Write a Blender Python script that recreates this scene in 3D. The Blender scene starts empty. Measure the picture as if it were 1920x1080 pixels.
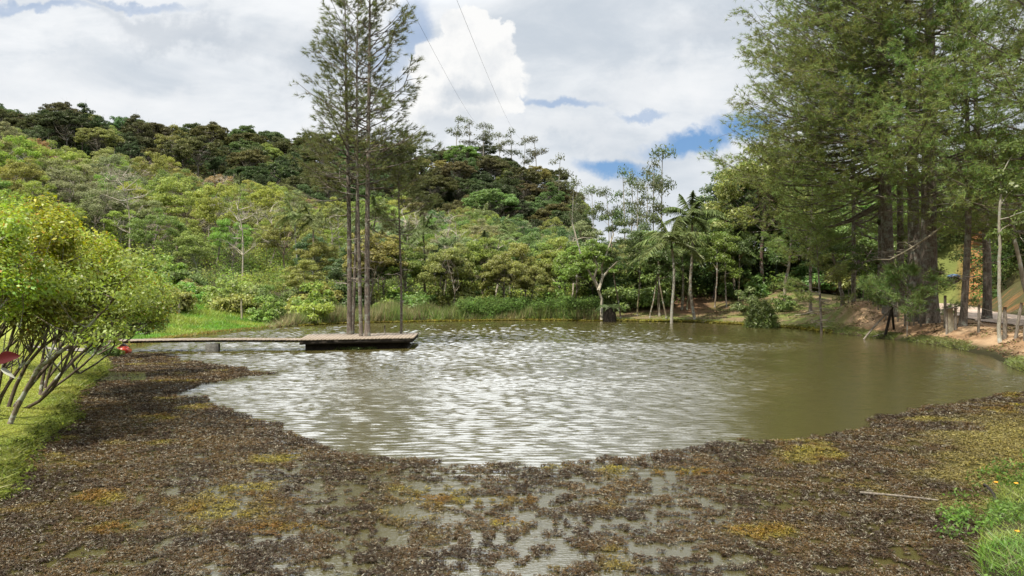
import bpy, math, random
import numpy as np
from mathutils import Vector
R = math.radians
SC = bpy.context.scene
COL = SC.collection
rng = np.random.default_rng(7)
random.seed(7)

# ------------------------------------------------------------------ camera
F = 1400.0; CH = 2.5                       # focal length in photo pixels, eye height over the pond
cam_d = bpy.data.cameras.new('camera'); cam = bpy.data.objects.new('camera', cam_d); COL.objects.link(cam)
cam.location = (0, 0, CH); cam.rotation_euler = (R(90), 0, 0)
cam_d.sensor_width = 36.0; cam_d.lens = 36.0 * F / 1920.0; cam_d.clip_start = 0.1; cam_d.clip_end = 3000
SC.camera = cam
SC.view_settings.view_transform = 'Standard'; SC.view_settings.look = 'None'
SC.view_settings.exposure = 0.7; SC.view_settings.gamma = 1.0
SC.render.resolution_x = 1024; SC.render.resolution_y = 576
SC.cycles.max_bounces = 5; SC.cycles.diffuse_bounces = 3; SC.cycles.glossy_bounces = 2
SC.cycles.transmission_bounces = 3; SC.cycles.transparent_max_bounces = 4
SC.cycles.caustics_reflective = False; SC.cycles.caustics_refractive = False
SC.cycles.sample_clamp_indirect = 4.0

# ------------------------------------------------------------------ sun
SUN_EL, SUN_AZ = 61.0, -140.0               # azimuth clockwise from +Y (view direction); high on the left, a little behind
sun_d = bpy.data.lights.new('sun', 'SUN'); sun = bpy.data.objects.new('sun', sun_d); COL.objects.link(sun)
sun_d.energy = 4.3; sun_d.angle = R(0.6); sun_d.color = (1.0, 0.94, 0.83)
_sd = Vector((math.sin(R(SUN_AZ))*math.cos(R(SUN_EL)), math.cos(R(SUN_AZ))*math.cos(R(SUN_EL)), math.sin(R(SUN_EL))))
sun.rotation_euler = _sd.to_track_quat('Z', 'Y').to_euler(); sun.location = (0, 0, 60)

# ------------------------------------------------------------------ node helper
class NT:
    def __init__(s, tree):
        s.t = tree; s.n = tree.nodes; s.l = tree.links
    def node(s, typ, **kw):
        nd = s.n.new(typ)
        for k, v in kw.items(): setattr(nd, k, v)
        return nd
    def put(s, sock, v):
        if isinstance(v, bpy.types.NodeSocket): s.l.new(v, sock)
        elif v is not None: sock.default_value = v
    def m(s, op, a, b=None, c=None, clamp=False):
        nd = s.n.new('ShaderNodeMath'); nd.operation = op; nd.use_clamp = clamp
        s.put(nd.inputs[0], a)
        if b is not None: s.put(nd.inputs[1], b)
        if c is not None: s.put(nd.inputs[2], c)
        return nd.outputs[0]
    def ss(s, x, a, b, lo=0.0, hi=1.0):
        nd = s.n.new('ShaderNodeMapRange'); nd.interpolation_type = 'SMOOTHSTEP'
        s.put(nd.inputs[0], x); s.put(nd.inputs[1], a); s.put(nd.inputs[2], b); s.put(nd.inputs[3], lo); s.put(nd.inputs[4], hi)
        return nd.outputs[0]
    def lin(s, x, a, b, lo=0.0, hi=1.0):
        nd = s.n.new('ShaderNodeMapRange')
        s.put(nd.inputs[0], x); s.put(nd.inputs[1], a); s.put(nd.inputs[2], b); s.put(nd.inputs[3], lo); s.put(nd.inputs[4], hi)
        return nd.outputs[0]
    def mix(s, f, a, b, mode='MIX'):
        nd = s.n.new('ShaderNodeMix'); nd.data_type = 'RGBA'; nd.blend_type = mode
        s.put(nd.inputs[0], f); s.put(nd.inputs[6], a); s.put(nd.inputs[7], b)
        return nd.outputs[2]
    def noise(s, vec, scale, detail=4, rough=0.5, dist=0.0, out=0):
        nd = s.n.new('ShaderNodeTexNoise'); s.put(nd.inputs['Vector'], vec)
        nd.inputs['Scale'].default_value = scale; nd.inputs['Detail'].default_value = detail
        nd.inputs['Roughness'].default_value = rough; nd.inputs['Distortion'].default_value = dist
        return nd.outputs[out]
    def vscale(s, vec, sx, sy, sz, off=(0, 0, 0)):
        nd = s.n.new('ShaderNodeMapping'); s.put(nd.inputs[0], vec)
        nd.inputs['Scale'].default_value = (sx, sy, sz); nd.inputs['Location'].default_value = off
        return nd.outputs[0]
    def comb(s, x, y, z):
        nd = s.n.new('ShaderNodeCombineXYZ'); s.put(nd.inputs[0], x); s.put(nd.inputs[1], y); s.put(nd.inputs[2], z)
        return nd.outputs[0]
def rgb(*c): return (c[0], c[1], c[2], 1.0)

# ------------------------------------------------------------------ world: daylight sky with cloud cover
W = bpy.data.worlds.new('World'); SC.world = W; W.use_nodes = True
W.node_tree.nodes.clear(); w = NT(W.node_tree)
bg = w.node('ShaderNodeBackground'); bg.inputs[1].default_value = 0.064
wo = w.node('ShaderNodeOutputWorld'); w.l.new(bg.outputs[0], wo.inputs[0])
sky = w.node('ShaderNodeTexSky'); sky.sky_type = 'NISHITA'; sky.sun_disc = False
sky.sun_elevation = R(SUN_EL); sky.sun_rotation = R(SUN_AZ); sky.air_density = 1.0; sky.dust_density = 0.6; sky.ozone_density = 2.0
tc = w.node('ShaderNodeTexCoord'); G = tc.outputs['Generated']
sep = w.node('ShaderNodeSeparateXYZ'); w.l.new(G, sep.inputs[0]); dx, dy, dz = sep.outputs
hyp = w.m('MAXIMUM', w.m('ABSOLUTE', dy), 0.08)
u = w.m('DIVIDE', dx, hyp); v = w.m('DIVIDE', dz, hyp)          # tangent-plane coordinates of the sky
uv = w.comb(u, v, w.m('MULTIPLY', dy, 0.3))
wn = w.node('ShaderNodeTexNoise'); w.l.new(uv, wn.inputs['Vector']); wn.inputs['Scale'].default_value = 7.0; wn.inputs['Detail'].default_value = 6; wn.inputs['Roughness'].default_value = 0.62
ws = w.node('ShaderNodeSeparateColor'); w.l.new(wn.outputs['Color'], ws.inputs[0])
wu = w.m('SUBTRACT', ws.outputs[0], 0.5); wv = w.m('SUBTRACT', ws.outputs[1], 0.5)
wn2 = w.node('ShaderNodeTexNoise'); w.l.new(uv, wn2.inputs['Vector']); wn2.inputs['Scale'].default_value = 26.0; wn2.inputs['Detail'].default_value = 5; wn2.inputs['Roughness'].default_value = 0.6
ws2 = w.node('ShaderNodeSeparateColor'); w.l.new(wn2.outputs['Color'], ws2.inputs[0])
wu2 = w.m('SUBTRACT', ws2.outputs[0], 0.5); wv2 = w.m('SUBTRACT', ws2.outputs[1], 0.5)
def blob(px, py, rx, ry, warp=0.06, fine=0.0, e0=1.0, e1=0.55, rot=0.0):
    """soft patch of the sky centred on one direction; 1 inside, 0 outside"""
    cu, cv = (px-960)/F, (540-py)/F
    uu = w.m('SUBTRACT', w.m('MULTIPLY_ADD', wu, warp*2, u), cu); vv = w.m('SUBTRACT', w.m('MULTIPLY_ADD', wv, warp*2, v), cv)
    if fine:
        uu = w.m('MULTIPLY_ADD', wu2, fine*2, uu); vv = w.m('MULTIPLY_ADD', wv2, fine*2, vv)
    if rot:
        c, s_ = math.cos(R(rot)), math.sin(R(rot))
        uu, vv = w.m('ADD', w.m('MULTIPLY', uu, c), w.m('MULTIPLY', vv, s_)), w.m('SUBTRACT', w.m('MULTIPLY', vv, c), w.m('MULTIPLY', uu, s_))
    a = w.m('DIVIDE', uu, rx/F); b = w.m('DIVIDE', vv, ry/F)
    d = w.m('SQRT', w.m('ADD', w.m('MULTIPLY', a, a), w.m('MULTIPLY', b, b)))
    return w.ss(d, e0, e1, 0.0, 1.0)
streak = w.noise(w.vscale(uv, 1.6, 4.5, 1.0, (3, 1, 0)), 2.2, 7, 0.6, 0.4)
soft = w.noise(w.vscale(uv, 1.0, 2.2, 1.0, (7.3, 2.2, 0)), 3.0, 5, 0.5, 0.2)
# veil: greys and whites of the high layer
veil_l = w.m('ADD', w.m('MULTIPLY', streak, 0.65), w.m('MULTIPLY', soft, 0.55))
veil = w.mix(w.ss(veil_l, 0.42, 0.74), rgb(5.7, 6.3, 7.0), rgb(9.0, 9.2, 9.4))
for (bx, by, rx, ry, k) in ((130, 210, 420, 70, .55), (520, 265, 300, 40, .5), (600, 60, 240, 80, .45), (1010, 250, 280, 60, .5), (1250, 160, 260, 70, .5), (60, 130, 260, 60, .35)):
    veil = w.mix(w.m('MULTIPLY', blob(bx, by, rx, ry, 0.12, 0.02, 1.0, 0.1), k), veil, rgb(9.0, 9.1, 9.2))
for (bx, by, rx, ry, k) in ((330, 60, 240, 60, .5), (590, 130, 120, 90, .5), (210, 30, 150, 40, .4), (1350, 60, 180, 60, .35)):
    veil = w.mix(w.m('MULTIPLY', blob(bx, by, rx, ry, 0.12, 0.02, 1.0, 0.1), k), veil, rgb(4.3, 4.9, 5.7))
# holes with blue sky
blue = w.mix(0.45, sky.outputs[0], rgb(1.4, 3.6, 7.6))
holes = None
for (bx, by, rx, ry, k, rot) in ((1155, 312, 80, 22, 1.0, 0), (1290, 262, 110, 26, 1.0, 8), (1385, 236, 90, 34, 1.0, 0), (1050, 184, 90, 14, .55, 0), (1190, 210, 50, 12, .5, 0),
                            (772, 60, 45, 80, .55, 0), (945, 176, 45, 22, .8, 0), (740, 120, 50, 60, .35, 0), (1600, 150, 60, 40, .6, 0), (60, 25, 130, 12, .45, 0), (250, 12, 120, 10, .4, 0)):
    hb = w.m('MULTIPLY', blob(bx, by, rx, ry, 0.045, 0.012, 1.15, 0.35, rot), k)
    holes = hb if holes is None else w.m('MAXIMUM', holes, hb)
col = w.mix(holes, veil, blue)
# big cumulus
cum = None
for (bx, by, rx, ry) in ((872, 62, 42, 42), (905, 52, 34, 32), (932, 88, 50, 46), (850, 128, 72, 56), (905, 140, 85, 70), (812, 165, 58, 50), (880, 190, 110, 42), (965, 190, 28, 24), (798, 215, 60, 60), (940, 130, 46, 44)):
    b_ = blob(bx, by, rx, ry, 0.04, 0.028, 1.10, 0.84)
    cum = b_ if cum is None else w.m('MAXIMUM', cum, b_)
shade = w.m('MULTIPLY', w.m('MAXIMUM', blob(868, 178, 90, 34, 0.05, 0.012, 1.2, 0.2), w.m('MULTIPLY', blob(840, 225, 120, 45, 0.05, 0.01, 1.2, 0.2), 0.9)), 0.95)
puff = w.m('ADD', w.m('MULTIPLY', wu2, 2.8), w.m('MULTIPLY', wu, 2.2))
cumcol = w.mix(w.m('ADD', shade, w.m('MULTIPLY', puff, 0.5), clamp=True), rgb(9.4, 9.4, 9.3), rgb(6.0, 6.5, 7.1))
fade = w.ss(v, (540-262)/F, (540-205)/F)
col = w.mix(w.m('MULTIPLY', cum, w.m('MULTIPLY_ADD', fade, 0.75, 0.25)), col, cumcol)
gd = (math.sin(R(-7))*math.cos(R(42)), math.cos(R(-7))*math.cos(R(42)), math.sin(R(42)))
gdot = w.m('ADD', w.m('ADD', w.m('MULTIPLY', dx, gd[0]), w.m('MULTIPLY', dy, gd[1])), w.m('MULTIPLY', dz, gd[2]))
hi = w.m('ADD', w.ss(dz, .36, .75, 1.0, 1.9), w.ss(gdot, math.cos(R(22)), math.cos(R(8)), 0.0, 3.8))                # unseen cloud overhead brightened, and a glow added ahead, for brighter water reflections
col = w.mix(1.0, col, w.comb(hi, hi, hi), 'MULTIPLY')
w.l.new(col, bg.inputs[0])

# ------------------------------------------------------------------ names, tags, parents
def tag(o, label=None, cat=None, group=None, kind=None):
    if label: o['label'] = label
    if cat: o['category'] = cat
    if group: o['group'] = group
    if kind: o['kind'] = kind
    return o
def empty(name, loc, rz=0.0, label=None, cat=None, group=None):
    o = bpy.data.objects.new(name, None); COL.objects.link(o); o.empty_display_size = 0.3
    o.location = loc; o.rotation_euler = (0, 0, rz)
    return tag(o, label, cat, group)
def link(name, me, parent=None, color=None):
    o = bpy.data.objects.new(name, me); COL.objects.link(o)
    if parent is not None: o.parent = parent
    if color is not None: o.color = (*color, 1.0)
    return o
def copy_thing(src, loc, rz, scale, label, group=None, colors=None):
    r = src.copy(); COL.objects.link(r); r.location = loc; r.rotation_euler = (0, 0, rz); r.scale = scale
    r['label'] = label
    if group: r['group'] = group
    for ch in src.children:
        c = ch.copy(); COL.objects.link(c); c.parent = r
        k = c.name.split('.')[0]
        if colors and k in colors: c.color = (*colors[k], 1.0)
    return r

# ------------------------------------------------------------------ mesh accumulator
class Geo:
    def __init__(s): s.V = []; s.T = []; s.Q = []; s.C = []; s.n = 0; s.usec = False
    def add(s, V, T=None, Q=None, c=None):
        V = np.asarray(V, dtype=np.float32).reshape(-1, 3)
        if T is not None and len(T): s.T.append(np.asarray(T, dtype=np.int64).reshape(-1, 3)+s.n)
        if Q is not None and len(Q): s.Q.append(np.asarray(Q, dtype=np.int64).reshape(-1, 4)+s.n)
        if c is not None:
            s.usec = True; c = np.asarray(c, dtype=np.float32)
            s.C.append(np.broadcast_to(c, (len(V), 3)) if c.ndim == 1 else c)
        elif s.usec: s.C.append(np.zeros((len(V), 3), np.float32))
        s.V.append(V); s.n += len(V)
    def mesh(s, name, mat, smooth=False):
        me = bpy.data.meshes.new(name)
        V = np.concatenate(s.V) if s.V else np.zeros((0, 3), np.float32)
        T = np.concatenate(s.T) if s.T else np.zeros((0, 3), np.int64)
        Q = np.concatenate(s.Q) if s.Q else np.zeros((0, 4), np.int64)
        me.vertices.add(len(V)); me.vertices.foreach_set('co', V.ravel())
        nl = T.size+Q.size; me.loops.add(nl)
        me.loops.foreach_set('vertex_index', np.concatenate([T.ravel(), Q.ravel()]).astype(np.int32))
        me.polygons.add(len(T)+len(Q))
        st = np.concatenate([np.arange(len(T))*3, len(T)*3+np.arange(len(Q))*4]).astype(np.int32)
        me.polygons.foreach_set('loop_start', st)
        if s.usec:
            a = me.color_attributes.new('Tint', 'FLOAT_COLOR', 'POINT')
            C = np.concatenate(s.C); a.data.foreach_set('color', np.concatenate([C, np.ones((len(C), 1), np.float32)], 1).ravel())
        me.update(calc_edges=True)
        if smooth: me.polygons.foreach_set('use_smooth', np.ones(len(me.polygons), bool))
        me.materials.append(mat)
        return me
    def tube(s, P, rad, n=6, c=None, cap=True):
        P = np.asarray(P, float); m = len(P); rad = np.broadcast_to(np.asarray(rad, float), (m,))
        T = np.gradient(P, axis=0); T /= np.linalg.norm(T, axis=1)[:, None]+1e-9
        ref = np.array([0, 0, 1.0]) if abs(T[0, 2]) < 0.9 else np.array([1.0, 0, 0])
        A = np.cross(T, ref); A /= np.linalg.norm(A, axis=1)[:, None]+1e-9; B = np.cross(T, A)
        th = np.linspace(0, 2*np.pi, n, endpoint=False)
        V = P[:, None]+rad[:, None, None]*(A[:, None]*np.cos(th)[None, :, None]+B[:, None]*np.sin(th)[None, :, None])
        i = np.arange(m-1)[:, None]*n+np.arange(n)[None]; j = np.arange(m-1)[:, None]*n+(np.arange(n)+1)[None] % n
        Q = np.stack([i, i+n, j+n, j], -1).reshape(-1, 4)
        V = V.reshape(-1, 3)
        if cap:
            k = len(V); V = np.concatenate([V, P[:1], P[-1:]])
            a = np.arange(n); b = (a+1) % n
            T3 = np.concatenate([np.stack([b, a, np.full(n, k)], -1), np.stack([a+(m-1)*n, b+(m-1)*n, np.full(n, k+1)], -1)])
            s.add(V, T3, Q, c)
        else: s.add(V, None, Q, c)
    def tubes(s, P0, P1, r0, r1, sag=0.0, seg=3, n=3):
        """many straight or sagging twigs at once"""
        P0 = np.asarray(P0, float); P1 = np.asarray(P1, float); N = len(P0)
        if N == 0: return
        t = np.linspace(0, 1, seg)
        P = P0[:, None]*(1-t)[None, :, None]+P1[:, None]*t[None, :, None]
        P[:, :, 2] += (np.asarray(sag)*np.ones(N))[:, None]*(4*t*(1-t))[None]
        D = P1-P0; D /= np.linalg.norm(D, axis=1)[:, None]+1e-9
        ref = np.where(np.abs(D[:, 2:3]) < 0.9, np.array([[0, 0, 1.0]]), np.array([[1.0, 0, 0]]))
        A = np.cross(D, ref); A /= np.linalg.norm(A, axis=1)[:, None]+1e-9; B = np.cross(D, A)
        th = np.linspace(0, 2*np.pi, n, endpoint=False)
        r = (np.asarray(r0)*np.ones(N))[:, None]*(1-t)[None]+(np.asarray(r1)*np.ones(N))[:, None]*t[None]
        V = P[:, :, None]+r[:, :, None, None]*(A[:, None, None]*np.cos(th)[None, None, :, None]+B[:, None, None]*np.sin(th)[None, None, :, None])
        i = np.arange(seg-1)[:, None]*n+np.arange(n)[None]; j = np.arange(seg-1)[:, None]*n+(np.arange(n)+1)[None] % n
        q = np.stack([i, i+n, j+n, j], -1).reshape(-1, 4)
        Q = (q[None]+(np.arange(N)*seg*n)[:, None, None]).reshape(-1, 4)
        s.add(V.reshape(-1, 3), None, Q)
    def leaves(s, C, Nn, size, aspect=0.45, c=None, fold=0.15):
        """diamond leaves: centres C, normals Nn, lengths size"""
        N = len(C)
        if N == 0: return
        Nn = Nn/(np.linalg.norm(Nn, axis=1)[:, None]+1e-9)
        rd = rng.normal(size=(N, 3)); A = np.cross(Nn, rd); A /= np.linalg.norm(A, axis=1)[:, None]+1e-9; B = np.cross(Nn, A)
        L = (np.asarray(size)*np.ones(N))[:, None]*0.5; Wd = L*aspect
        up = Nn*Wd*fold*2
        V = np.stack([C-A*L, C+B*Wd+up-A*L*.1, C+A*L, C-B*Wd+up-A*L*.1], 1)
        Q = np.arange(N*4).reshape(-1, 4)
        cc = None if c is None else np.repeat(np.asarray(c), 4, axis=0)
        s.add(V.reshape(-1, 3), None, Q, cc)
    def blades(s, base, tip, wid, c=None):
        """grass blades and pine needles: thin triangles base->tip"""
        N = len(base)
        if N == 0: return
        D = tip-base; A = np.cross(D, rng.normal(size=(N, 3))); A /= np.linalg.norm(A, axis=1)[:, None]+1e-9
        wv_ = (np.asarray(wid)*np.ones(N))[:, None]*0.5
        V = np.stack([base-A*wv_, base+A*wv_, tip], 1)
        T = np.arange(N*3).reshape(-1, 3)
        cc = None if c is None else np.repeat(np.asarray(c), 3, axis=0)
        s.add(V.reshape(-1, 3), T, None, cc)
    def box(s, c0, c1, c=None):
        x0, y0, z0 = c0; x1, y1, z1 = c1
        V = [(x0,y0,z0),(x1,y0,z0),(x1,y1,z0),(x0,y1,z0),(x0,y0,z1),(x1,y0,z1),(x1,y1,z1),(x0,y1,z1)]
        s.add(V, None, [(0,3,2,1),(4,5,6,7),(0,1,5,4),(1,2,6,5),(2,3,7,6),(3,0,4,7)], c)
    def prism(s, poly, z0, z1, c=None):
        n = len(poly); V = [(x, y, z0) for x, y in poly]+[(x, y, z1) for x, y in poly]
        cx, cy = np.mean(poly, axis=0); V += [(cx, cy, z0), (cx, cy, z1)]
        T = []; Q = []
        for i in range(n):
            j = (i+1) % n; Q.append((i, j, j+n, i+n)); T += [(j, i, 2*n), (i+n, j+n, 2*n+1)]
        s.add(V, T, Q, c)

def udirs(n, zlo=-1.0, zhi=1.0):
    z = rng.uniform(zlo, zhi, n); a = rng.uniform(0, 2*np.pi, n); r = np.sqrt(np.maximum(0, 1-z*z))
    return np.stack([r*np.cos(a), r*np.sin(a), z], 1)

# value noise in 2D for terrain and cover
_tab = np.random.default_rng(3).random((256, 256))
def vnoise(x, y):
    xi = np.floor(x).astype(int); yi = np.floor(y).astype(int); fx = x-xi; fy = y-yi
    fx = fx*fx*(3-2*fx); fy = fy*fy*(3-2*fy)
    a = _tab[xi % 256, yi % 256]; b = _tab[(xi+1) % 256, yi % 256]; c = _tab[xi % 256, (yi+1) % 256]; d = _tab[(xi+1) % 256, (yi+1) % 256]
    return (a*(1-fx)+b*fx)*(1-fy)+(c*(1-fx)+d*fx)*fy
def fbm(x, y, o=4):
    t = 0; a = 0.5
    for i in range(o):
        t = t+a*vnoise(x*2**i+17.3*i, y*2**i+9.1*i); a *= 0.5
    return t/(1-0.5**o)
def sstep(x, a, b):
    t = np.clip((x-a)/(b-a), 0, 1); return t*t*(3-2*t)

# ------------------------------------------------------------------ materials
def new_mat(name):
    m = bpy.data.materials.new(name); m.use_nodes = True; m.node_tree.nodes.clear(); t = NT(m.node_tree)
    o = t.node('ShaderNodeOutputMaterial'); return m, t, o
def leaf_mat(name, vary=0.35, hue=0.03, gloss=0.05, trans=0.4, accent=None, acc_from=0.9, scale=0.25, tint=False, grough=0.45):
    m, t, o = new_mat(name)
    oi = t.node('ShaderNodeObjectInfo'); ge = t.node('ShaderNodeNewGeometry'); tcn = t.node('ShaderNodeTexCoord')
    base = oi.outputs['Color']
    if tint:
        at = t.node('ShaderNodeAttribute'); at.attribute_name = 'Tint'; base = at.outputs['Color']
    ri = ge.outputs['Random Per Island']
    ns = t.noise(tcn.outputs['Object'], scale, 3, 0.6)
    hs = t.node('ShaderNodeHueSaturation'); t.l.new(base, hs.inputs['Color'])
    t.put(hs.inputs['Value'], t.m('ADD', t.lin(ri, 0, 1, 1-vary, 1+vary), t.lin(ns, 0.3, 0.7, -0.25, 0.25)))
    r2 = t.m('FRACT', t.m('MULTIPLY', ri, 37.7))
    t.put(hs.inputs['Hue'], t.m('ADD', t.lin(r2, 0, 1, 0.5-hue, 0.5+hue), t.lin(ns, 0.3, 0.7, -hue*.7, hue*.7)))
    t.put(hs.inputs['Saturation'], t.lin(t.m('FRACT', t.m('MULTIPLY', ri, 91.3)), 0, 1, 0.85, 1.12))
    c = hs.outputs[0]
    if accent:
        c = t.mix(t.ss(t.m('FRACT', t.m('MULTIPLY', ri, 17.1)), acc_from, min(1.0, acc_from+.04)), c, rgb(*accent))
    df = t.node('ShaderNodeBsdfDiffuse'); t.l.new(c, df.inputs[0])
    tr = t.node('ShaderNodeBsdfTranslucent')
    hs2 = t.node('ShaderNodeHueSaturation'); t.l.new(c, hs2.inputs['Color']); hs2.inputs['Hue'].default_value = 0.49; hs2.inputs['Value'].default_value = 1.3
    t.l.new(hs2.outputs[0], tr.inputs[0])
    mx = t.node('ShaderNodeMixShader'); mx.inputs[0].default_value = trans; t.l.new(df.outputs[0], mx.inputs[1]); t.l.new(tr.outputs[0], mx.inputs[2])
    if gloss > 0:
        gl = t.node('ShaderNodeBsdfGlossy'); gl.inputs['Roughness'].default_value = grough; gl.inputs[0].default_value = (1, .95, .86, 1)
        m2 = t.node('ShaderNodeMixShader'); m2.inputs[0].default_value = gloss; t.l.new(mx.outputs[0], m2.inputs[1]); t.l.new(gl.outputs[0], m2.inputs[2]); mx = m2
    t.l.new(mx.outputs[0], o.inputs[0]); return m
def rough_mat(name, c1, c2, scale=6.0, rough=0.9, bump=0.3, sx=1, sy=1, sz=1, usecol=False, spec=0.2, lichen=None, dist=0.02):
    m, t, o = new_mat(name)
    tcn = t.node('ShaderNodeTexCoord'); vec = t.vscale(tcn.outputs['Object'], sx, sy, sz)
    n1 = t.noise(vec, scale, 6, 0.65); n2 = t.noise(vec, scale*5, 4, 0.6)
    f = t.ss(t.m('ADD', t.m('MULTIPLY', n1, 0.6), t.m('MULTIPLY', n2, 0.4)), 0.35, 0.65)
    if usecol:
        oi = t.node('ShaderNodeObjectInfo')
        c = t.mix(f, t.mix(1.0, oi.outputs['Color'], rgb(*c1), 'MULTIPLY'), t.mix(1.0, oi.outputs['Color'], rgb(*c2), 'MULTIPLY'))
    else: c = t.mix(f, rgb(*c1), rgb(*c2))
    if lichen:
        c = t.mix(t.ss(t.noise(t.vscale(tcn.outputs['Object'], 1, 1, 1.5, (5, 5, 5)), lichen[1], 5, 0.7), 0.52, 0.6), c, rgb(*lichen[0]))
    p = t.node('ShaderNodeBsdfPrincipled'); t.l.new(c, p.inputs['Base Color']); p.inputs['Roughness'].default_value = rough
    p.inputs['Specular IOR Level'].default_value = spec
    b = t.node('ShaderNodeBump'); b.inputs['Strength'].default_value = bump; b.inputs['Distance'].default_value = dist
    t.l.new(t.m('ADD', n1, n2), b.inputs['Height']); t.l.new(b.outputs[0], p.inputs['Normal'])
    t.l.new(p.outputs[0], o.inputs[0]); return m
M = {}
M['leaf'] = leaf_mat('broad leaves', 0.38, 0.016, gloss=.03)
M['leaf_far'] = leaf_mat('far leaves', 0.32, 0.014, gloss=0.015, scale=0.12)
M['shrub'] = leaf_mat('shrub leaves', 0.4, 0.03, gloss=0.035, trans=0.42, accent=(0.40, 0.20, 0.02), acc_from=0.95, scale=0.5)
M['needle'] = leaf_mat('pine needles', 0.4, 0.03, gloss=0.02, trans=0.38, accent=(0.15, 0.10, 0.035), acc_from=0.9, scale=0.35)
M['tint'] = leaf_mat('tinted leaves', 0.35, 0.015, gloss=0.0, tint=True, scale=0.4)
M['weed'] = leaf_mat('floating weed', 0.45, 0.012, gloss=0.022, trans=0.15, tint=True, scale=0.6, grough=0.5)
M['grass'] = leaf_mat('grass blades', 0.35, 0.02, gloss=0.03, trans=0.4, tint=True, scale=0.8)
M['frond'] = leaf_mat('palm fronds', 0.25, 0.015, gloss=0.03, trans=0.3, scale=0.6)
M['bark'] = rough_mat('pine bark', (0.065, 0.05, 0.04), (0.26, 0.215, 0.175), 5.0, 0.95, 1.0, 3.2, 3.2, 0.8, lichen=((0.24, 0.24, 0.2), 3.0), dist=0.05)
M['bark_any'] = rough_mat('tree bark', (0.55, 0.5, 0.45), (1.0, 0.97, 0.9), 4.0, 0.95, 0.5, 2, 2, 0.7, usecol=True, lichen=((0.3, 0.31, 0.27), 2.0))
M['twig'] = rough_mat('dead twigs', (0.16, 0.13, 0.10), (0.34, 0.30, 0.25), 5.0, 0.9, 0.3)
M['wood'] = rough_mat('weathered planks', (0.17, 0.135, 0.10), (0.34, 0.28, 0.22), 3.0, 0.85, 0.4, 1, 6, 1)
M['darkwood'] = rough_mat('dark wet timber', (0.012, 0.010, 0.008), (0.05, 0.04, 0.03), 4.0, 0.8, 0.5)
M['post'] = rough_mat('fence wood', (0.09, 0.075, 0.058), (0.27, 0.235, 0.19), 6.0, 0.9, 0.5, 4, 4, 0.8)
M['palepost'] = rough_mat('pale poles', (0.22, 0.19, 0.13), (0.42, 0.37, 0.27), 6.0, 0.85, 0.4, 4, 4, 0.8)
M['concrete'] = rough_mat('pier concrete', (0.05, 0.048, 0.042), (0.13, 0.125, 0.11), 4.0, 0.9, 0.4, 1, 1, 2)
M['stone'] = rough_mat('stones', (0.10, 0.09, 0.075), (0.26, 0.24, 0.2), 5.0, 0.9, 0.6)

# ------------------------------------------------------------------ places read off the photograph
def gp(px, py, z=0.0):
    """point at height z seen at photo pixel (px,py)"""
    D = (CH-z)*F/(py-540.0); return np.array([(px-960)/F*D, D])
def at(px, D): return np.array([(px-960)/F*D, D])
shore = [gp(*p) for p in ((-260, 1120), (0, 935), (28, 893), (48, 850), (98, 812), (138, 786), (122, 764), (150, 732), (196, 702), (202, 682), (188, 664), (215, 655), (258, 646),
    (330, 634), (430, 622), (540, 612), (640, 606.5), (800, 602.5), (1000, 600), (1110, 602), (1170, 601.5), (1300, 603.5), (1400, 609), (1500, 616), (1562, 624), (1640, 633),
    (1700, 640), (1760, 648), (1858, 668), (1899, 690), (1925, 700))]
shore += [np.array(p) for p in ((17.0, 19.0), (16.0, 15.5), (12.0, 12.6), (8.4, 11.2))]
shore += [gp(*p) for p in ((1935, 885), (1862, 935), (1836, 1000), (1838, 1080))] + [np.array((3.9, 5.2)), np.array((1.0, 3.2)), np.array((-3.0, 3.4)), np.array((-6.5, 4.8))]
shore = np.array(shore)
def seg_dist(X, Y, P, closed=True):
    best = np.full(X.shape, 1e9); arg = np.zeros(X.shape, int)
    n = len(P) if closed else len(P)-1
    for i in range(n):
        a = P[i]; b = P[(i+1) % len(P)]; d = b-a; L = d@d+1e-12
        t = np.clip(((X-a[0])*d[0]+(Y-a[1])*d[1])/L, 0, 1)
        q = np.hypot(X-a[0]-t*d[0], Y-a[1]-t*d[1]); k = q < best
        best = np.where(k, q, best); arg = np.where(k, i, arg)
    return best, arg
def inside(X, Y, P):
    r = np.zeros(X.shape, bool); n = len(P)
    for i in range(n):
        x0, y0 = P[i]; x1, y1 = P[(i+1) % n]
        if y0 == y1: continue
        k = ((y0 > Y) != (y1 > Y)) & (X < (x1-x0)*(Y-y0)/(y1-y0)+x0); r ^= k
    return r
road = np.array([at(2300, 24), at(2050, 31), at(1935, 36), at(1862, 43), at(1806, 53), at(1778, 66), at(1762, 76), at(1735, 82)])
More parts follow.
